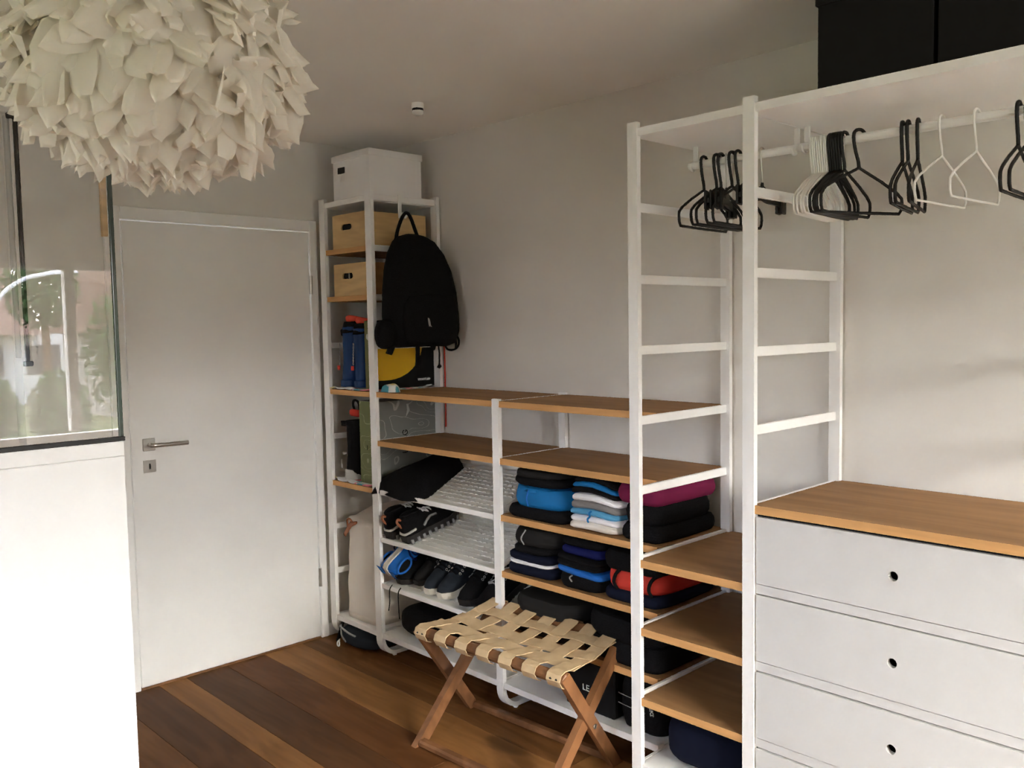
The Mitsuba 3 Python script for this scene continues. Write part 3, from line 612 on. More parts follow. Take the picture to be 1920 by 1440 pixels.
def strap_part(name, pts, wdt, th=0.003, mat='black_fabric'):
    p = spline(pts, 5); L = len(p); R = []
    t = np.gradient(p, axis=0); t /= np.linalg.norm(t, axis=1, keepdims=True)
    s = np.cross(t, np.array([1.0, 0.05, 0])); s /= np.linalg.norm(s, axis=1, keepdims=True)
    nrm = np.cross(s, t)
    for i in range(L):
        R.append(np.array([p[i] + s[i] * wdt / 2 + nrm[i] * th / 2, p[i] - s[i] * wdt / 2 + nrm[i] * th / 2, p[i] - s[i] * wdt / 2 - nrm[i] * th / 2, p[i] + s[i] * wdt / 2 - nrm[i] * th / 2]))
    put(name, loft(R), mat, parent=bp)
strap_part('strap', [(0.53, -0.275, 1.47), (0.535, -0.277, 1.43), (0.53, -0.278, 1.358)], 0.024)
strap_part('strap', [(0.53, -0.155, 1.47), (0.535, -0.152, 1.42), (0.53, -0.150, 1.362)], 0.008)
strap_part('strap', [(0.53, -0.16, 1.362), (0.53, -0.15, 1.357), (0.53, -0.14, 1.364)], 0.014)
strap_part('strap', [(0.51, -0.40, 1.46), (0.515, -0.415, 1.44), (0.51, -0.42, 1.425)], 0.030, 0.010)
strap_part('strap', [(0.47, -0.045, 1.55), (0.50, -0.025, 1.48), (0.50, -0.022, 1.435)], 0.012)
strap_part('strap', [(0.45, -0.040, 1.54), (0.50, -0.006, 1.485), (0.49, -0.008, 1.44), (0.44, -0.020, 1.432), (0.42, -0.03, 1.47), (0.43, -0.04, 1.50)], 0.010)
strap_part('strap', [(0.54, -0.21, 1.468), (0.55, -0.20, 1.445), (0.545, -0.19, 1.45), (0.54, -0.185, 1.468)], 0.018)
put('side_loop', tube(spline([(0.47, -0.030, 1.645), (0.475, -0.018, 1.63), (0.472, -0.026, 1.61)], 5), 0.006, 8), 'black_fabric', True, parent=bp)
put('zip_pull', pillow([(-0.006, 0.020), (0.002, 0.018), (0.010, -0.012), (0.014, -0.020), (0.004, -0.014), (0.0, -0.018)], 0.003, 4, 30, lambda v: np.column_stack([0.603 + v[:, 2], -0.262 + v[:, 0], 1.562 + v[:, 1]])), 'reflective', True, parent=fp, label='small grey zip puller')

# ------------------------------------------------------------------ shoes
def shoe(name, label, M, L=0.285, W=0.098, collar=0.095, upper='canvas_navy', sole='rubber_white', toe=None, lace=None, eyelet=None, n_eye=5, sole_h=0.026, lugs=False, lining='black_fabric', high=0.0, pull=None, group=None, extra=None):
    """Local frame: heel at x=0, toe at x=L, z up. M places it."""
    k = thing(name, label, 'shoe', group)
    made = {}
    def P(nm, m, mat, sm=True, lab=None):
        m = m.copy(); m.apply_transform(M)
        up = k if nm in ('sole', 'upper') else made['sole'] if nm == 'tread' else made.get('upper', k)
        made[nm] = put(nm, m, mat, sm, parent=up, label=lab, kind='stuff' if nm == 'tread' else None)
    ts = np.linspace(0, 1, 22)
    wid = np.interp(ts, [0, 0.04, 0.15, 0.35, 0.55, 0.72, 0.88, 0.96, 1.0], [0.45, 0.62, 0.72, 0.70, 0.86, 1.0, 0.84, 0.58, 0.30])
    out = np.concatenate([np.column_stack([ts * L, wid * W / 2]), np.column_stack([ts * L, -wid * W / 2])[::-1]])
    pol = Polygon(out).buffer(0.004)
    s0 = ext(pol, sole_h * 0.5, 'z', 0.0); s1 = ext(pol.buffer(0.001), sole_h * 0.5, 'z', sole_h * 0.5)
    sm = cat([s0, s1]).subdivide_to_size(0.03); v = np.array(sm.vertices); v[:, 2] += 0.016 * np.clip((v[:, 0] / L - 0.75) / 0.25, 0, 1) ** 2; sm = trimesh.Trimesh(v, sm.faces, process=False)
    P('sole', sm, sole, False)
    if lugs:
        P('tread', cat([cbox(x - 0.007, x + 0.007, sgn * 0.5 * W * w * 0.97 - 0.010, sgn * 0.5 * W * w * 0.97 + 0.009, -0.006, 0.016, 0.002) for x, w in zip(np.linspace(0.015, L - 0.03, 9), np.interp(np.linspace(0.05, 0.9, 9), ts, wid)) for sgn in (-1, 1)]), lugs, False)
    hts = np.interp(ts, [0, 0.03, 0.12, 0.30, 0.42, 0.55, 0.72, 0.88, 0.96, 1.0], [collar * 0.75, collar + high * 0.9, collar + high, collar * 0.93 + high, collar * 0.92 + high * 0.55, collar * 0.78, 0.062, 0.046, 0.030, 0.012])
    R = []
    for t, wv, hv in zip(ts, wid, hts):
        th = np.linspace(0, np.pi, 17)
        nar = 1 - 0.28 * np.clip(np.sin(th), 0, 1) ** 2 * (t < 0.5)
        yy = np.cos(th); zz = np.sin(th) ** 0.62
        up = np.column_stack([np.full(17, t * L), yy * wv * W / 2 * (0.99 - 0.30 * zz * (0.4 + 0.6 * (t < 0.45))), sole_h * 0.8 + zz * hv + 0.016 * max(0, (t - 0.75) / 0.25) ** 2])
        R.append(up)
    lf = loft([np.vstack([r, [[r[0][0], 0, sole_h * 0.7]]]) for r in R])
    P('upper', lf, upper, 50)
    # collar opening
    xo, ro = 0.20 * L, 0.155 * L
    zt = collar + high + sole_h * 0.8
    ring = np.array([(xo + ro * math.cos(a), 0.024 * math.sin(a) * (1 + 0.15 * math.cos(a)), zt + 0.002 - 0.06 * (math.cos(a) > 0.0) * 0.10 * math.cos(a)) for a in np.linspace(0, 2 * math.pi, 28, endpoint=False)])
    P('collar', tube(ring, 0.0055, 8, closed=True), lining if lining != 'black_fabric' else upper)
    P('lining', trimesh.Trimesh(np.vstack([ring - [0, 0, 0.001], [[xo, 0, zt + 0.0035]]]), [[i, (i + 1) % 28, 28] for i in range(28)], process=False), lining)
    if lace:
        lm = []
        xs = np.linspace(0.40, 0.66, 5)
        for i, x in enumerate(xs):
            hz_ = np.interp(x, ts, hts) + sole_h * 0.8
            wv = np.interp(x, ts, wid) * W / 2 * 0.52
            a, b2 = xs[min(i + 1, 4)] if i % 2 else x, x
            lm.append(tube(spline([(a * L, -wv, hz_ * 0.93), (x * L, 0, hz_ + 0.004), (b2 * L, wv, hz_ * 0.93)], 4), 0.0032, 6))
        lm.append(tube(spline([(0.39 * L, 0.0, zt - 0.008), (0.40 * L, 0.022, zt - 0.004), (0.44 * L, 0.030, zt - 0.022), (0.41 * L, 0.008, zt - 0.010)], 4), 0.0028, 6))
        lm.append(tube(spline([(0.39 * L, 0.0, zt - 0.008), (0.42 * L, -0.024, zt - 0.002), (0.47 * L, -0.030, zt - 0.024), (0.41 * L, -0.008, zt - 0.010)], 4), 0.0028, 6))
        P('lace', cat(lm), lace)
    if eyelet:
        for sgn in (-1, 1):
            for x in np.linspace(0.36, 0.62, n_eye):
                hv = np.interp(x, ts, hts); wv = np.interp(x, ts, wid) * W / 2
                c = np.array([x * L, sgn * wv * 0.70, sole_h * 0.8 + hv * 0.84])
                rr = [(c[0] + 0.0048 * math.cos(a), c[1] + sgn * 0.004 - sgn * 0.003 * math.sin(a), c[2] + 0.004 * math.sin(a) + 0.001) for a in np.linspace(0, 2 * math.pi, 10, endpoint=False)]
                P('eyelet', tube(rr, 0.0017, 5, closed=True), eyelet)
    if toe:
        R2 = [np.vstack([r * [1, 1.03, 1] + [0, 0, -0.002 + 0 * r[0][0]], [[r[0][0], 0, sole_h * 0.7]]]) for r in R[18:]]
        R2 = [np.column_stack([q[:, 0], q[:, 1], np.minimum(q[:, 2], sole_h + 0.024 + 0.016)]) for q in R2]
        P('toe_cap', loft(R2), toe, 50)
    if pull:
        P('pull_tab', tube(spline([(0.002, 0, collar * 0.8), (-0.012, 0, collar + 0.012), (-0.004, 0, collar + 0.024), (0.012, 0, collar + 0.012)], 5), 0.006, 8), pull)
    if extra: extra(P, L, W)
    return k
def place(x, y, z, yaw, pitch=0.0, roll=0.0):
    """yaw 0: toe to +x; pitch > 0 lifts the toe; roll about the shoe's length."""
    m = trimesh.transformations.euler_matrix(0, 0, yaw) @ trimesh.transformations.euler_matrix(0, -pitch, 0) @ trimesh.transformations.euler_matrix(roll, 0, 0)
    m[:3, 3] = (x, y, z); return m
SL = math.atan2(0.115, 0.357)
TOV, TOB = -math.pi / 2, math.pi / 2      # toe to the viewer, toe to the wall
def on(P, x, y, lift=0.004): return P(x, y, lift)
# hiking shoes, heels to the front, on the middle tray
for x, yw, lab in ((0.437, TOB + 0.05, 'black trail shoe with white laces, left one on the middle tray'), (0.555, TOB - 0.10, 'black trail shoe with white laces, right one on the middle tray')):
    p = TR2(x, -0.385, 0.012)
    def ex(P, L, W):
        P('heel_stripe', tube(spline([(0.05, -0.040, 0.052), (0.004, -0.026, 0.045), (-0.002, 0.0, 0.042), (0.004, 0.026, 0.045), (0.05, 0.040, 0.052)], 5), 0.006, 8), 'grey_rubber', True, 'pale stripe round the heel')
        P('side_stripe', tube(spline([(0.09, -0.043, 0.05), (0.13, -0.041, 0.075), (0.17, -0.036, 0.070)], 5), 0.006, 8), 'reflective', True)
    shoe('trail_shoe', lab, place(*p, yw, SL), L=0.295, W=0.108, collar=0.092, upper='black_fabric', sole='dark_rubber', lace='white_fabric', lugs='reflective', sole_h=0.034, pull='brown_leather', extra=ex)
# lowest tray: blue pair on its side, dark running shoe, canvas pair, laced boots
p0 = TR3(0.475, -0.425, 0.034)
def marks(P, L, W):
    for dx in (0.0, 0.016):
        P('mark', cbox(0.165 + dx, 0.177 + dx, 0.0415, 0.046, 0.046, 0.052, 0.001), 'white_fabric', False)
    P('hanging_lace', cat([tube(spline([(0.16, -0.03, 0.09), (0.24, -0.052, 0.07), (0.288, -0.056, 0.02)], 6), 0.0022, 6)]), 'black_fabric')
shoe('running_shoe', 'black running shoe with small white marks at the left end of the lowest tray', place(*TR3(0.495, -0.085, 0.004), TOV - 0.02, -SL), L=0.30, W=0.104, collar=0.088, upper='black_fabric', sole='dark_rubber', lace='black_fabric', extra=marks)
shoe('running_shoe', 'black running shoe between the blue pair and the canvas sneakers', place(*TR3(0.580, -0.060, 0.004), TOV + 0.02, -SL), L=0.30, W=0.100, collar=0.092, upper='charcoal_fabric', sole='dark_rubber', lace='black_fabric', eyelet='reflective', n_eye=3)
for dx, roll, lab in ((-0.004, math.pi / 2, 'bright blue shoe lying on its side, left one, sole against its twin'), (0.004, -math.pi / 2, 'bright blue shoe lying on its side, right one, white sole against its twin')):
    def ex(P, L, W):
        P('heel_flag', pillow([(-0.02, -0.018), (0.016, -0.022), (0.018, 0.02), (-0.024, 0.016)], 0.006, 4, 24, lambda v: np.column_stack([-0.006 + v[:, 2], v[:, 0] * 1.1, 0.055 + v[:, 1]])), 'blue_fabric')
    q = TR3(0.452 + dx, -0.415, 0.092)
    shoe('blue_shoe', lab, place(q[0], q[1], q[2], TOB - 0.10, 0.62, roll), L=0.27, W=0.090, collar=0.062, upper='blue_fabric', sole='rubber_white', lace='deep_blue_fabric', sole_h=0.022, extra=ex)
for x, yw, lab in ((0.672, TOV + 0.10, 'dark canvas sneaker with white rubber toe, left one of the pair'), (0.778, TOV + 0.04, 'dark canvas sneaker with white rubber toe, right one of the pair')):
    shoe('canvas_sneaker', lab, place(*TR3(x, -0.105, 0.004), yw, -SL), L=0.285, W=0.098, collar=0.092, high=0.03, upper='canvas_navy', sole='rubber_white', lace='black_fabric', eyelet='white_plastic', n_eye=5, sole_h=0.03)
for x, yw, lab in ((0.905, TOV + 0.10, 'black laced ankle boot beside the canvas sneakers'), (1.035, TOV + 0.05, 'black laced ankle boot at the right end of the lowest tray')):
    shoe('ankle_boot', lab, place(*TR3(x, -0.100, 0.004), yw, -SL), L=0.29, W=0.104, collar=0.095, high=0.035, upper='black_fabric', sole='dark_rubber', lace='reflective' if x > 1 else 'black_fabric', eyelet='reflective', n_eye=6, sole_h=0.03, pull='red_fabric')
# hanging laces of the running shoe
kr = 'running_shoe'
put('hanging_lace', tube(spline([(0.470, -0.404, 0.375), (0.470, -0.420, 0.355), (0.468, -0.420, 0.30), (0.455, -0.418, 0.255)], 6), 0.0024, 6), 'black_fabric', True, parent=kr)
put('hanging_lace', tube(spline([(0.535, -0.404, 0.375), (0.536, -0.420, 0.355), (0.535, -0.420, 0.29), (0.537, -0.418, 0.235)], 6), 0.0024, 6), 'black_fabric', True, parent=kr)
single('cloth_bag', pillow([(0.338, -0.428), (0.40, -0.400), (0.46, -0.412), (0.58, -0.425), (0.675, -0.408), (0.70, -0.36), (0.665, -0.24), (0.62, -0.09), (0.56, -0.05), (0.43, -0.05), (0.40, -0.20)], 0.085, 10, 90, lambda v: np.array([TR1(a, b2, c + 0.004) for a, b2, c in v]), 0.008, 4), 'black_fabric', 'flat black cloth bag lying over the edge of the upper shoe tray', 'bag', True)
ds = thing('dark_shoe', 'dark slipper-like shoe on the bottom board behind the stool strap', 'shoe')
put('upper', blob((0.60, -0.27, ZS[0] + 0.075), (0.34, 0.24, 0.15), 31, 2.5, 0.02, 6), 'black_fabric', True, parent=ds)

# ------------------------------------------------------------------ folded clothes
def fold(x0, x1, z0, z1, mat, label, seed, layers=1, y0=-0.395, y1=-0.06, name='folded_garment', catg='folded garment', **k):
    return single(name, garment(x0, x1, y0, y1, z0, z1, seed, layers, **k), mat, label, catg, True)
Z = ZS[3]
fold(1.212, 1.528, Z + 0.001, Z + 0.046, 'black_fabric', 'black folded trousers at the bottom of the pile under the cyan jacket', 1)
cj = fold(1.218, 1.522, Z + 0.044, Z + 0.122, 'cyan_fabric', 'bulky cyan blue folded jacket', 2, 1, n=3.2, amp=0.012)
put('zip', tube(spline([(1.352, -0.402, Z + 0.055), (1.349, -0.406, Z + 0.085), (1.352, -0.398, Z + 0.117)], 6), 0.0022, 6), 'blue_fabric', True, parent=cj)
put('hood', pillow([(1.26, -0.37), (1.36, -0.405), (1.46, -0.37), (1.44, -0.30), (1.28, -0.30)], 0.018, 7, 40, None, 0.004, 3, Z + 0.108), 'cyan_fabric', True, parent=cj)
fold(1.222, 1.512, Z + 0.128, Z + 0.160, 'black_fabric', 'black folded sweater on the cyan jacket', 3, 1, n=3.5)
fold(1.230, 1.500, Z + 0.158, Z + 0.188, 'charcoal_fabric', 'dark grey folded sweater, topmost on the cyan jacket pile', 4, 1, n=3.5)
st = [('cream_fabric', 0.0, 0.028, 'cream folded shirt at the bottom of the pale pile'), ('white_fabric', 0.027, 0.050, 'white folded shirt with a blue placket, second from the bottom of the pale pile'),
      ('sky_fabric', 0.049, 0.072, 'light blue folded shirt in the middle of the pale pile'), ('grey_fabric', 0.071, 0.100, 'mid grey folded shirt above the light blue one'),
      ('white_fabric', 0.099, 0.124, 'white folded shirt on the grey one'), ('black_fabric', 0.123, 0.148, 'thin black folded shirt on the upper white one'), ('cyan_fabric', 0.147, 0.166, 'teal blue folded shirt near the top of the pale pile'),
      ('black_fabric', 0.166, 0.186, 'black folded shirt topmost on the pale pile')]
for i, (m, a, b2, lab) in enumerate(st):
    o = 0.006 * math.sin(i * 2.1)
    kk = fold(1.537 + o + 0.003 * i, 1.775 + o, Z + 0.001 + a, Z + 0.001 + b2 - 0.001, m, lab, 10 + i, 1, n=7, arch=0.006 + 0.003 * min(i, 5), tilt=0.002 * i, amp=0.0065, y0=-0.398 + 0.004 * math.sin(i * 3.0))
    if i in (1, 2):
        xo = 1.654 + 0.008 * (i - 1)
        put('placket', tube(spline([(xo, -0.401, Z + a + 0.010), (xo - 0.002, -0.404, Z + (a + b2) / 2 + 0.010), (xo + 0.006, -0.401, Z + b2 + 0.008)], 5), 0.0035, 6), 'cyan_fabric', True, parent=kk, label='blue edge strip')
fold(1.786, 1.955, Z + 0.001, Z + 0.060, 'black_fabric', 'thick black folded pullover beside the pale pile', 31, 1, y1=-0.04)
fold(1.780, 1.953, Z + 0.058, Z + 0.130, 'black_fabric', 'black folded fleece under the maroon one', 32, 1, y1=-0.04, n=3.5, amp=0.01)
fold(1.770, 1.956, Z + 0.128, Z + 0.192, 'maroon_fabric', 'maroon folded fleece right under the oak board', 33, 1, y1=-0.035, amp=0.008)
Z = ZS[2]
fold(1.210, 1.458, Z + 0.001, Z + 0.044, 'navy_fabric', 'navy black folded trousers under the thin white shirt', 41, 1)
fold(1.222, 1.452, Z + 0.043, Z + 0.058, 'white_fabric', 'thin white folded shirt between dark clothes', 42, 1)
fold(1.218, 1.458, Z + 0.057, Z + 0.088, 'navy_fabric', 'dark folded pullover on the thin white shirt', 43, 1)
fold(1.222, 1.452, Z + 0.087, Z + 0.118, 'black_fabric', 'black folded pullover under the rolled charcoal jacket', 44, 1, n=4)
rj = fold(1.224, 1.462, Z + 0.117, Z + 0.182, 'charcoal_fabric', 'rolled charcoal jacket with a grey zip, top of the left dark pile', 45, 1, n=3.5)
put('zip', tube(spline([(1.325, -0.400, Z + 0.125), (1.314, -0.404, Z + 0.150), (1.330, -0.395, Z + 0.182)], 6), 0.003, 6), 'reflective', True, parent=rj)
zj = fold(1.470, 1.695, Z + 0.001, Z + 0.054, 'black_fabric', 'black folded jacket with a grey zip end under the blue shirt', 51, 1, n=4)
put('zip', tube(spline([(1.572, -0.401, Z + 0.030), (1.563, -0.404, Z + 0.044), (1.572, -0.399, Z + 0.054)], 6), 0.003, 6), 'reflective', True, parent=zj)
fold(1.476, 1.700, Z + 0.055, Z + 0.082, 'blue_fabric', 'bright blue folded shirt in the middle dark pile', 52, 1, tilt=0.012)
fold(1.474, 1.690, Z + 0.080, Z + 0.122, 'black_fabric', 'black folded pullover on the bright blue shirt', 53, 2, tilt=0.006)
fold(1.478, 1.690, Z + 0.120, Z + 0.150, 'deep_blue_fabric', 'deep blue folded shirt in the middle dark pile', 54, 1, y0=-0.375)
fold(1.476, 1.690, Z + 0.150, Z + 0.180, 'black_fabric', 'black folded shirt, top of the middle dark pile', 55, 1, y0=-0.37)
fold(1.704, 1.955, Z + 0.001, Z + 0.046, 'navy_fabric', 'navy blue folded trousers under the red jacket', 61, 1, y1=-0.04)
rd = fold(1.700, 1.956, Z + 0.044, Z + 0.112, 'red_fabric', 'red folded jacket with black bands', 62, 1, n=4, amp=0.01, y1=-0.04)
for xx in (1.775, 1.925):
    put('band', tube(spline([(xx, -0.392, Z + 0.046), (xx - 0.004, -0.405, Z + 0.075), (xx + 0.004, -0.392, Z + 0.108), (xx + 0.01, -0.34, Z + 0.116)], 6), 0.006, 8), 'black_fabric', True, parent=rd)
fold(1.704, 1.955, Z + 0.110, Z + 0.175, 'black_fabric', 'black folded pullover on the red jacket', 63, 1, y1=-0.04)
Z = ZS[1]
fold(1.212, 1.570, Z + 0.001, Z + 0.070, 'charcoal_fabric', 'dark grey folded trousers low in the clothes bay, above the stool', 71, 1)
fold(1.216, 1.560, Z + 0.068, Z + 0.140, 'charcoal_fabric', 'dark grey folded jacket above the stool, left', 72, 1, n=3.6, amp=0.010)
fold(1.590, 1.955, Z + 0.001, Z + 0.080, 'black_fabric', 'black folded ski trousers behind the right stool leg', 73, 1, y1=-0.04)
fold(1.596, 1.953, Z + 0.078, Z + 0.160, 'black_fabric', 'black folded ski jacket behind the right stool leg, uppermost', 74, 1, n=3.6, amp=0.010, y1=-0.04)
Z = ZS[0]
bb = thing('black_box', 'black box with white letters on the bottom board behind the stool', 'box')
put('carton', cbox(1.50, 1.735, -0.365, -0.06, Z + 0.001, Z + 0.185, 0.006), 'black_card', parent=bb)
put('lettering', text_on('LE', 0.022, (1.585, -0.3665, Z + 0.075), (1, 0, 0.0), (0, 0, 1), 0.001, True), 'pale_print', parent=bb, label='white letters')
dg = thing('duffel_bag', 'black sports bag with small white lettering right of the black box', 'bag')
put('body', garment(1.748, 1.955, -0.375, -0.05, Z + 0.001, Z + 0.180, 81, 1, n=5, amp=0.006), 'black_fabric', True, parent=dg)
put('lettering', text_on('LEKI', 0.014, (1.905, -0.3855, Z + 0.125), (0.15, 0, -1), (1, 0, 0.15), 0.003, True), 'pale_print', parent=dg, label='white upright lettering')
for dz in (0.085, 0.12):
    put('piping', tube(spline([(1.765, -0.378, Z + dz), (1.82, -0.381, Z + dz - 0.002), (1.885, -0.381, Z + dz - 0.004)], 5), 0.0018, 6), 'reflective', True, parent=dg)
nb = single('dark_bag', blob((2.175, -0.30, ZS[0] + 0.088), (0.33, 0.40, 0.172), 91, 3.2, 0.012, 7), 'navy_fabric', 'dark navy bag on the bottom board of the narrow bay', 'bag', True)

# ------------------------------------------------------------------ hangers
def hanger_meshes(hw=0.155, drop=0.21, r=0.0048, wire=False):
    hook = [(0.019, 0.006), (0.0165, 0.0145), (0.008, 0.0205), (-0.004, 0.021), (-0.0145, 0.016), (-0.0195, 0.006), (-0.0185, -0.012), (-0.012, -0.040), (-0.003, -0.066), (0.0, -0.085)]
    hk = tube(spline([(0, y, z) for y, z in hook], 4), r * (0.5 if wire else 1), 8)
    fr = [(0.0, -0.085), (-hw * 0.52, -0.122), (-hw * 0.86, -0.150), (-hw * 0.985, -0.166), (-hw, -0.180), (-hw * 0.985, -drop * 0.94), (-hw * 0.93, -drop), (0.0, -drop - 0.001), (hw * 0.93, -drop), (hw * 0.985, -drop * 0.94), (hw, -0.180), (hw * 0.985, -0.166), (hw * 0.86, -0.150), (hw * 0.52, -0.122)]
    p = np.array([(0, y, z) for y, z in fr]); N = len(p)
    pts = []
    for i in range(N):
        a, b2 = p[i], p[(i + 1) % N]
        pts += [a, a * 0.5 + b2 * 0.5] if np.linalg.norm(a - b2) > 0.02 else [a]
    return hk, tube(np.array(pts), r * 0.92, 8, closed=True)
HK, HF = hanger_meshes()
WK, WF = hanger_meshes(r=0.0034)
BASE = {'black_plastic': (mikit.ply(HK, 'black_plastic', True), mikit.ply(HF, 'black_plastic', True)), 'white_plastic': (mikit.ply(WK, 'white_plastic', True), mikit.ply(WF, 'white_plastic', True))}
def hanger(x, rz, mat, label, group, tilt=0.0):
    k = thing('hanger', label, 'coat hanger', group)
    M = T4().translate([x, -0.27, 2.054 + 0.0125 - 0.0105]).rotate([0, 0, 1], rz).rotate([1, 0, 0], tilt)
    for nm, d in zip(('hook', 'frame'), BASE[mat]):
        scene[numbered(f'{k}__{nm}')] = {**d, 'to_world': M}
    return k
GL, GB, GW, GR = 'black hangers in the narrow bay', 'black hangers bunched on the long rail', 'white hangers bunched on the long rail', 'three black hangers in the middle of the long rail'
for x, rz, lab in ((2.052, 4, 'black plastic hanger, leftmost in the narrow bay'), (2.100, 3, 'second black plastic hanger from the left in the narrow bay'), (2.116, 4, 'third black plastic hanger from the left in the narrow bay'),
                   (2.156, 2, 'black plastic hanger just left of the tall front post, fourth from the left'), (2.178, 3, 'black plastic hanger partly behind the tall front post, fifth from the left')):
    hanger(x, rz, 'black_plastic', lab, GL)
for i, x in enumerate(np.linspace(2.425, 2.472, 8)):
    hanger(x, 9 + 1.2 * math.sin(i * 2.3), 'white_plastic', 'white plastic hanger in the tight bunch on the long rail', GW)
for i, x in enumerate(np.linspace(2.482, 2.512, 5)):
    hanger(x, 6 + 2.0 * math.sin(i * 1.7), 'black_plastic', 'black plastic hanger in the tight bunch on the long rail', GB)
hanger(2.524, -2, 'black_plastic', 'black plastic hanger at the right of the tight bunch', GB)
hanger(2.566, -24, 'black_plastic', 'black hanger turned sideways, alone between the two bunches', GB)
for x, rz, lab in ((2.687, 12, 'black hanger, left one of the loose three on the long rail'), (2.702, 11, 'black hanger, middle one of the loose three on the long rail'), (2.728, 14, 'black hanger, right one of the loose three on the long rail')):
    hanger(x, rz, 'black_plastic', lab, GR)
hanger(2.79, -3, 'white_plastic', 'thin white hanger right behind the loose three', GW)
hanger(2.875, -3, 'white_plastic', 'thin white hanger alone against the bright wall', GW)
hanger(2.972, 3, 'black_plastic', 'black hanger cut by the right edge of the picture, outer one', GR)
hanger(2.992, 3, 'black_plastic', 'black hanger cut by the right edge of the picture, inner one', GR)
def clip_hanger(x, rz, label, hw, along=0.0):
    k = thing('clip_hanger', label, 'clip hanger')
    M = trimesh.transformations.euler_matrix(0, 0, math.radians(rz)); M[:3, 3] = (x, -0.27, 2.056)
    def P(nm, m, mat, sm=True):
        m = m.copy(); m.apply_transform(M); put(nm, m, mat, sm, parent=k)
    P('hook', tube(spline([(0, 0.018, 0.004), (0, 0.012, 0.016), (0, -0.006, 0.018), (0, -0.017, 0.005), (0, -0.008, -0.03), (0, 0.0, -0.07), (0, 0.0, -0.10)], 5), 0.0020, 8), 'steel')
    bar = Polygon([(-hw, -0.130), (-0.05, -0.128), (-0.03, -0.112), (-0.012, -0.100), (0.012, -0.100), (0.03, -0.112), (0.05, -0.128), (hw, -0.130), (hw, -0.146), (0.04, -0.147), (0, -0.142), (-0.04, -0.147), (-hw, -0.146)])
    P('bar', ext(bar, 0.010, 'x', -0.005), 'black_plastic', False)
    for sgn in (-1, 1):
        P('clip', cat([cbox(-0.012, -0.004, sgn * hw - 0.020, sgn * hw + 0.020, -0.170, -0.112, 0.003), cbox(0.004, 0.012, sgn * hw - 0.020, sgn * hw + 0.020, -0.170, -0.112, 0.003), cbox(-0.005, 0.005, sgn * hw - 0.014, sgn * hw + 0.014, -0.150, -0.135, 0.001)]), 'black_plastic', False)
    P('stem', lathe([(0.005, -0.108), (0.0055, -0.098), (0.004, -0.088)], 12), 'black_plastic')
clip_hanger(2.112, 20, 'black clip hanger with a wire hook among the black hangers, left one', 0.145)
clip_hanger(2.135, 24, 'black clip hanger with a wire hook among the black hangers, right one', 0.14)
clip_hanger(2.262, 10, 'black clip hanger on a thin wire hook just right of the tall front post', 0.165)

# black boxes on the long top board
for x0, x1, lab in ((2.572, 2.862, 'left black lidded box on the long top board'), (2.872, 3.165, 'right black lidded box on the long top board')):
    k = thing('black_lidded_box', lab, 'box')
    put('body', cbox(x0, x1, -0.528, -0.13, 2.142, 2.36, 0.002), 'black_card', parent=k)
    put('lid', cbox(x0 - 0.005, x1 + 0.004, -0.534, -0.125, 2.352, 2.405, 0.002), 'black_card', parent=k)

# ceiling sensor
cs = thing('ceiling_sensor', 'small white round sensor with a dark ring on the ceiling', 'ceiling sensor')
put('base', lathe([(0.001, 2.443), (0.024, 2.443), (0.025, 2.425), (0.022, 2.421), (0.001, 2.421)], 28, (0.835, -0.48, 0)), 'white_plastic', 40, parent=cs)
put('ring', lathe([(0.001, 2.4215), (0.0225, 2.4215), (0.0225, 2.412), (0.001, 2.412)], 28, (0.835, -0.48, 0)), 'dark_rubber', 40, parent=cs, label='dark ring')
put('lens', lathe([(0.001, 2.4125), (0.023, 2.4125), (0.023, 2.403), (0.016, 2.397), (0.001, 2.395)], 28, (0.835, -0.48, 0)), 'white_plastic', 40, parent=cs)

# ------------------------------------------------------------------ stool
sx, sy, sth, ho, hi, hf, hr, tf, tr, bf, br, si = 1.419, -0.567, 0.053, 0.370, 0.322, 0.383, 0.424, 0.123, 0.194, 0.217, 0.146, 0.037
so = thing('folding_stool', 'folding wooden stool with a woven leather strap seat', 'stool')
SM = trimesh.transformations.euler_matrix(0, 0, sth); SM[:3, 3] = (sx, sy, 0)
def sput(nm, m, mat, sm=False, lab=None):
    m = m.copy(); m.apply_transform(SM); return put(nm, m, mat, sm, parent=so, label=lab)
def leg(x, yt, zt, yb, t=0.026, w=0.042):
    """A flat rail from (yt, zt) down to the floor at yb."""
    d = np.array([yb - yt, -zt]); L = np.linalg.norm(d); d /= L; nn = np.array([-d[1], d[0]])
    a, b2 = np.array([yt, zt]) - d * 0.018, np.array([yb, 0]) + d * 0.02
    p = Polygon([a + nn * w / 2, b2 + nn * w / 2, b2 - nn * w / 2, a - nn * w / 2]).intersection(sbox(-1, 0.0005, 1, 1))
    return ext(p, t, 'x', x - t / 2)
for sgn in (-1, 1):
    sput('leg', leg(sgn * (ho - 0.013), -tf, hf, br), 'stool_wood')
    sput('leg', leg(si + sgn * (hi - 0.013), tr, hr, -bf), 'stool_wood')
def bar(y, z, x0, x1, w=0.042, h=0.034, tiltd=0.0):
    m = cbox(x0, x1, -w / 2, w / 2, -h / 2, h / 2, 0.007); return xf(m, (0, y, z), rx=tiltd)
sput('seat_bar', bar(-tf, hf + 0.002, -ho, ho, 0.040, 0.036, -0.75), 'stool_wood')
sput('seat_bar', bar(tr, hr + 0.002, si - hi, si + hi, 0.040, 0.036, 0.75), 'stool_wood')
sput('floor_bar', bar(br, 0.014, -ho + 0.026, ho - 0.026, 0.036, 0.026), 'stool_wood')
sput('floor_bar', bar(-bf, 0.014, si - hi + 0.026, si + hi - 0.026, 0.036, 0.026), 'stool_wood')
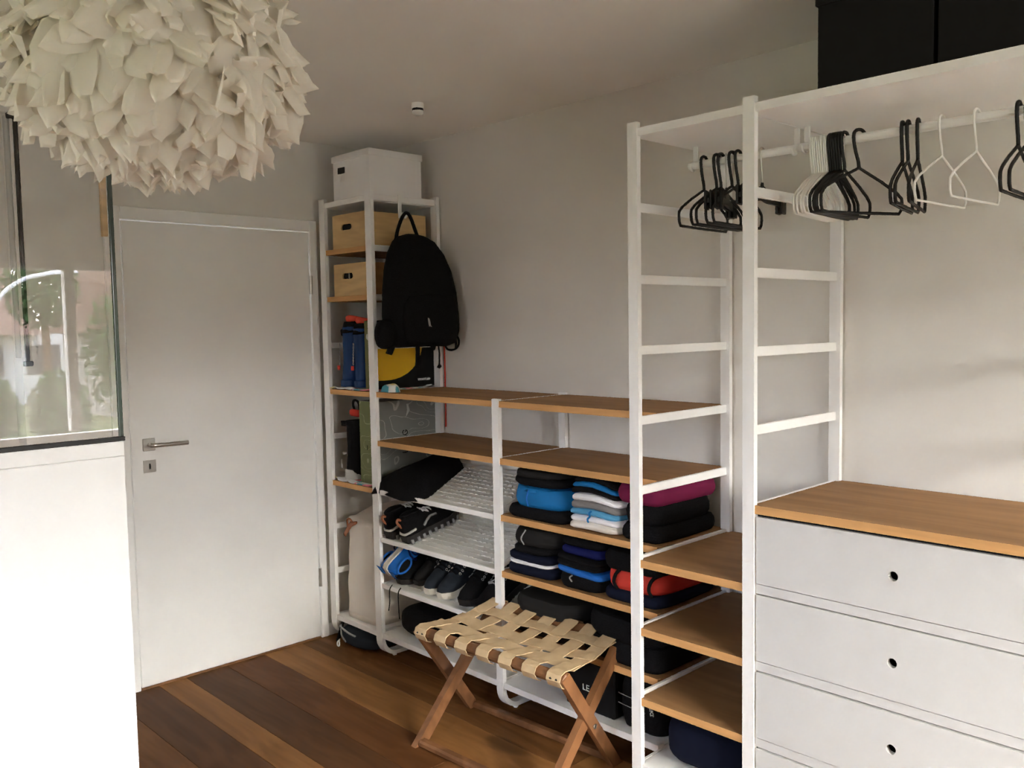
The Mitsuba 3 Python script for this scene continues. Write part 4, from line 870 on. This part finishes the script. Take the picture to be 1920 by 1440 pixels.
for sgn in (-1, 1):
    sput('pivot_bolt', xf(lathe([(0.0005, 0), (0.009, 0), (0.009, 0.003), (0.006, 0.005), (0.0005, 0.005)], 16), (sgn * (ho + 0.0005), 0.014, 0.185), ry=sgn * math.pi / 2), 'steel', 40)
def band(path, wdir, wd, th):
    """Strip of width wd (direction wdir) along a 3D path."""
    p = np.asarray(path, float); t = np.gradient(p, axis=0); t /= np.linalg.norm(t, axis=1, keepdims=True)
    wv = np.array(wdir, float); R = []
    for i in range(len(p)):
        nn = np.cross(t[i], wv); nn /= np.linalg.norm(nn)
        R.append(np.array([p[i] - wv * wd / 2 + nn * th / 2, p[i] + wv * wd / 2 + nn * th / 2, p[i] + wv * wd / 2 - nn * th / 2, p[i] - wv * wd / 2 - nn * th / 2]))
    return loft(R)
NS, SWD = 7, 0.060
yf_, yr_ = -tf, tr
def seat_z(u, x):      # u 0 front .. 1 rear; the webbing sags
    return hf + (hr - hf) * u + 0.030 - 0.034 * math.sin(math.pi * u) ** 1.0 * (0.55 + 0.45 * math.cos(math.pi * x / 0.8))
cross_u = [0.215, 0.50, 0.785]
CWD = 0.062
for i in range(NS):
    f = i / (NS - 1) - 0.5
    xf0, xr0 = f * (2 * ho - SWD - 0.02), si + f * (2 * hi - SWD - 0.01)
    path = [(xf0, yf_ + 0.004, hf - 0.030), (xf0, yf_ - 0.018, hf - 0.020), (xf0, yf_ - 0.030, hf + 0.002), (xf0, yf_ - 0.022, hf + 0.022)]
    for u in np.linspace(0.0, 1.0, 29):
        x = xf0 + (xr0 - xf0) * u; z = seat_z(u, x)
        wv = 0.0
        for j, uc in enumerate(cross_u):
            s_ = 1 if (i + j) % 2 == 0 else -1
            wv += s_ * 0.0035 * math.exp(-((u - uc) / 0.075) ** 2)
        path.append((x, yf_ + (yr_ - yf_) * u, z + wv))
    path += [(xr0, yr_ + 0.022, hr + 0.022), (xr0, yr_ + 0.030, hr + 0.002), (xr0, yr_ + 0.018, hr - 0.020), (xr0, yr_ - 0.004, hr - 0.030)]
    sput('seat_strap', band(path, (1, 0, 0), SWD, 0.0035), 'leather', 40)
    if i in (0, NS - 1):
        for dx in (-0.012, 0.014):
            sput('rivet', xf(lathe([(0.0005, 0.0022), (0.0048, 0.0018), (0.0052, 0.0)], 14), (xf0 + dx, yf_ - 0.0285, hf + 0.006), rx=math.pi / 2 + 0.2), 'dark_rubber', 40)
for j, uc in enumerate(cross_u):
    xa = -ho + (si - hi + ho) * uc + 0.004; xb = ho + (si + hi - ho) * uc - 0.004
    path = []
    for x in np.linspace(xa, xb, 57):
        wv = 0.0
        for i in range(NS):
            f = i / (NS - 1) - 0.5
            xi = f * (2 * ho - SWD - 0.02) * (1 - uc) + (si + f * (2 * hi - SWD - 0.01)) * uc
            s_ = 1 if (i + j) % 2 == 0 else -1
            wv -= s_ * 0.0040 * math.exp(-((x - xi) / 0.032) ** 2)
        path.append((x, yf_ + (yr_ - yf_) * uc, seat_z(uc, x) + wv))
    sput('cross_strap', band(path, (0, 1, 0.09), CWD, 0.0032), 'leather', 40)

# ------------------------------------------------------------------ feather lamp
LC = np.array([1.885, -1.966, 2.090])
lamp = thing('feather_lamp', 'large round pendant lamp of off-white feathers', 'pendant lamp')
put('core', trimesh.creation.icosphere(3, 1.0).apply_transform(np.diag([0.185, 0.185, 0.14, 1])).apply_translation(LC), 'feather', True, parent=lamp)
put('cord', tube([LC + (0, 0, 0.1), (LC[0], LC[1], CEIL)], 0.004, 8), 'white_plastic', True, parent=lamp)
put('ceiling_cup', lathe([(0.001, CEIL - 0.05), (0.02, CEIL - 0.05), (0.05, CEIL), (0.001, CEIL)], 24, (LC[0], LC[1], 0)), 'white_plastic', 40, parent=lamp)
def feather_mesh(L, W, curl, cup, seed):
    r2 = np.random.default_rng(seed); V = []; nx, ny = 9, 5
    for i in range(nx):
        t = i / (nx - 1)
        wv = W / 2 * float(np.interp(t, [0, 0.12, 0.35, 0.6, 0.8, 0.92, 1.0], [0.18, 0.55, 0.95, 1.0, 0.86, 0.58, 0.16]))
        pass
        for j in range(ny):
            s_ = (j - 2) / 2
            x = L * (t - 0.07 * abs(s_) ** 1.5 * t) + (r2.random() - 0.5) * 0.006 * abs(s_)
            y = s_ * wv * (1 + (r2.random() - 0.5) * 0.22)
            z = curl * L * t * t - cup * W * s_ * s_ + (r2.random() - 0.5) * 0.0018 + 0.02 * L * math.sin(5 * t + seed) * s_
            V.append((x, y, z))
    F = []
    for i in range(nx - 1):
        for j in range(ny - 1):
            a = i * ny + j; F += [[a, a + ny, a + ny + 1], [a, a + ny + 1, a + 1]]
    return trimesh.Trimesh(np.array(V), F, process=False)
FM = [feather_mesh(0.180, 0.100, -0.20, 0.16, 1), feather_mesh(0.165, 0.092, -0.28, 0.10, 2), feather_mesh(0.190, 0.078, -0.12, 0.18, 3), feather_mesh(0.150, 0.108, -0.30, 0.14, 4), feather_mesh(0.170, 0.058, 0.02, 0.16, 5), feather_mesh(0.140, 0.095, -0.24, 0.10, 6)]
FD = [mikit.ply(m, 'feather', True) for m in FM]
frng = np.random.default_rng(11)
fe = []
NF = 980
for i in range(NF):
    zz = 1 - 2 * (i + 0.5) / NF; ph = i * 2.399963
    n_ = np.array([math.sqrt(1 - zz * zz) * math.cos(ph), math.sqrt(1 - zz * zz) * math.sin(ph), zz])
    shell = 1.0 if i % 3 else 0.86
    base = LC + n_ * np.array([0.222, 0.222, 0.178]) * shell
    down = np.array([0, 0, -1.0]); tang = down - n_ * (down @ n_); tn = np.linalg.norm(tang)
    sw = np.cross(n_, [0, 0, 1.0]); sw = sw / (np.linalg.norm(sw) + 1e-6)
    tang = tang / tn if tn > 0.2 else sw
    a = frng.normal(0, 0.9)
    e1 = (tang * math.cos(a) + np.cross(n_, tang) * math.sin(a))
    lift = frng.uniform(0.12, 0.52) - 0.06 * max(0, -zz)
    dirx = n_ * lift + e1 * (1.25 - lift * 0.7) ; dirx /= np.linalg.norm(dirx)
    zax = n_ - dirx * (n_ @ dirx); zax = zax / np.linalg.norm(zax) if np.linalg.norm(zax) > 0.05 else np.cross(dirx, sw)
    zax = zax / np.linalg.norm(zax)
    roll = frng.normal(0, 0.35); yax = np.cross(zax, dirx)
    zax, yax = zax * math.cos(roll) + yax * math.sin(roll), yax * math.cos(roll) - zax * math.sin(roll)
    s_ = frng.uniform(0.85, 1.12)
    M = np.eye(4); M[:3, 0], M[:3, 1], M[:3, 2], M[:3, 3] = dirx * s_, yax * s_, zax * s_, base
    # keep inside the lamp's outline: pull in what would stick out too far
    tip = base + dirx * s_ * 0.165
    q = (tip - LC) / np.array([0.306, 0.306, 0.248]); rr = (np.sqrt(q[0] ** 2 + q[1] ** 2) ** 2.5 + abs(q[2]) ** 2.5) ** 0.4
    if rr > 1: M[:3, 3] -= (tip - LC) * (1 - 1 / rr)
    facing = (CAM - (base + dirx * 0.08)) @ n_ / np.linalg.norm(CAM - base) + 0.15 * (shell == 1.0)
    fe.append((facing, int(frng.integers(0, len(FM))), M))
fe.sort(key=lambda q: -q[0])
for facing, t, M in fe[:298]:
    scene[numbered(f'{lamp}__feather')] = {**FD[t], 'to_world': T4(M)}
rest = []
for facing, t, M in fe[298:]:
    m = FM[t].copy(); m.apply_transform(M); rest.append(m)
put('feather_layer', cat(rest), 'feather', True, parent=lamp, kind='stuff', label='remaining feathers of the lamp')

# ------------------------------------------------------------------ outside, seen only as reflections in the glass panel
GZ = -1.5
struct('ground', [cbox(5.5, 120, -60, 60, GZ - 0.2, GZ, 0), cbox(-40, 5.5, -60, -4.7, GZ - 0.2, GZ, 0)], 'lawn', label='lawn outside the window')
struct('terrace', cbox(5.5, 12, -60, 60, GZ, GZ + 0.012, 0), 'paving', label='paved terrace outside the window')
struct('street', cbox(13, 19, -60, 60, GZ, GZ + 0.01, 0), 'asphalt', label='street outside the window')
hs = thing('white_house', 'white house with a reddish roof reflected in the glass panel', 'house')
put('wall', cbox(40, 48, -4, 10.2, GZ, 1.45, 0), 'facade', parent=hs)
roof = Polygon([(39.2, 1.45), (44, 4.7), (48.8, 1.45)])
v = ext(roof, 13.4, 'y', -4.6)
put('roof', v, 'roof_tile', parent=hs)
for y in (6.3, 7.15, 8.65, 9.35, 3.6, 4.4, 1.2):
    put('window', cbox(39.96, 40.02, y - 0.32, y + 0.32, -0.25, 1.0, 0.01), 'window_dark', parent=hs)
lp = thing('street_lamp', 'white curved street lamp reflected in the glass panel', 'street lamp')
put('pole', tube(spline([(20, 2.0, GZ), (20, 2.05, 0.5), (20, 2.25, 1.7), (20, 2.55, 2.35), (20, 3.0, 2.70), (20, 3.45, 2.83)], 8), 0.045, 10), 'white_metal', True, parent=lp)
put('head', pillow([(-0.42, -0.05), (0.3, -0.10), (0.44, 0.0), (0.3, 0.10), (-0.42, 0.05)], 0.09, 6, 30, lambda q: np.column_stack([20 + q[:, 1], 3.72 + q[:, 0], 2.83 + q[:, 2] + q[:, 0] * 0.10]), 0.0), 'white_metal', True, parent=lp)
def leafy(name, label, catg, c, size, n, leaf, seed, trunk=None):
    r2 = np.random.default_rng(seed); k = thing(name, label, catg)
    d = r2.normal(size=(n, 3)); d /= np.linalg.norm(d, axis=1, keepdims=True)
    pos = np.array(c) + d * np.array(size) * (r2.random((n, 1)) ** 0.4)
    a = r2.normal(size=(n, 3)); a /= np.linalg.norm(a, axis=1, keepdims=True); b_ = np.cross(a, r2.normal(size=(n, 3))); b_ /= np.linalg.norm(b_, axis=1, keepdims=True)
    s_ = leaf * (0.6 + 0.8 * r2.random((n, 1)))
    V = np.stack([pos - a * s_, pos + b_ * s_ * 0.5, pos + a * s_, pos - b_ * s_ * 0.5], 1).reshape(-1, 3)
    i = np.arange(n)[:, None] * 4
    put('foliage', trimesh.Trimesh(V, np.vstack([i + [0, 1, 2], i + [0, 2, 3]]), process=False), 'leaf_green', parent=k, kind='stuff', label='leaves')
    if trunk: put('trunk', tube(spline([(c[0], c[1], GZ), (c[0] + 0.05, c[1] + 0.1, (GZ + c[2]) / 2), tuple(c)], 5), trunk, 8), 'stool_wood', True, parent=k)
leafy('garden_tree', 'dark leafy tree reflected beside the street lamp', 'tree', (29, 5.9, 2.9), (1.6, 1.1, 1.3), 1500, 0.13, 1, 0.12)
leafy('garden_tree', 'green tree reflected near the dark glass edge', 'tree', (23.5, 6.9, 0.9), (1.5, 1.6, 2.2), 2600, 0.13, 2, 0.14)
def house(x0, x1, y0, y1, ze, zr, label, wins):
    k = thing('house', label, 'house')
    put('wall', cbox(x0, x1, y0, y1, GZ, ze, 0), 'facade_grey', parent=k)
    put('roof', ext(Polygon([(x0 - 0.6, ze - 0.1), ((x0 + x1) / 2, zr), (x1 + 0.6, ze - 0.1)]), y1 - y0 + 0.8, 'y', y0 - 0.4), 'roof_tile', parent=k)
    for y in wins:
        put('window', cbox(x0 - 0.04, x0 + 0.02, y - 0.5, y + 0.5, ze - 1.7, ze - 0.4, 0.01), 'window_dark', parent=k)
house(27, 36, 8.6, 20, 1.6, 5.1, 'grey house with a tiled roof at the right of the reflection', (10.2, 12.5, 15.0, 17.5))
house(30, 39, -16, -5.5, 1.6, 5.1, 'neighbouring house across the street, left of the white one', (-14, -11.5, -8.5))
house(28, 37, -32, -18.5, 1.6, 5.2, 'neighbouring house across the street, farthest left', (-29, -26, -22))
house(30, 39, 23, 36, 1.6, 5.2, 'neighbouring house across the street, farthest right', (25, 28, 32))
for i, (x, y, h_) in enumerate(((26, -3.5, 3.8), (25, -17, 4.0), (24, 22, 4.0), (36, 2.0, 5.1))):
    leafy('street_tree', ['tree between the white house and its left neighbour', 'tree between the two left neighbouring houses', 'tree between the two right houses', 'tall tree in front of the white house'][i], 'tree', (x, y, h_ - 2.2), (2.0, 2.1, 2.2), 2600, 0.17, 21 + i, 0.16)
for i, y in enumerate((2.6, 4.2)):
    leafy('hedge', ['left low hedge reflected in the glass', 'right low hedge reflected in the glass'][i], 'hedge', (22, y, GZ + 1.05), (0.6, 0.72, 1.1), 1600, 0.11, 5 + i)
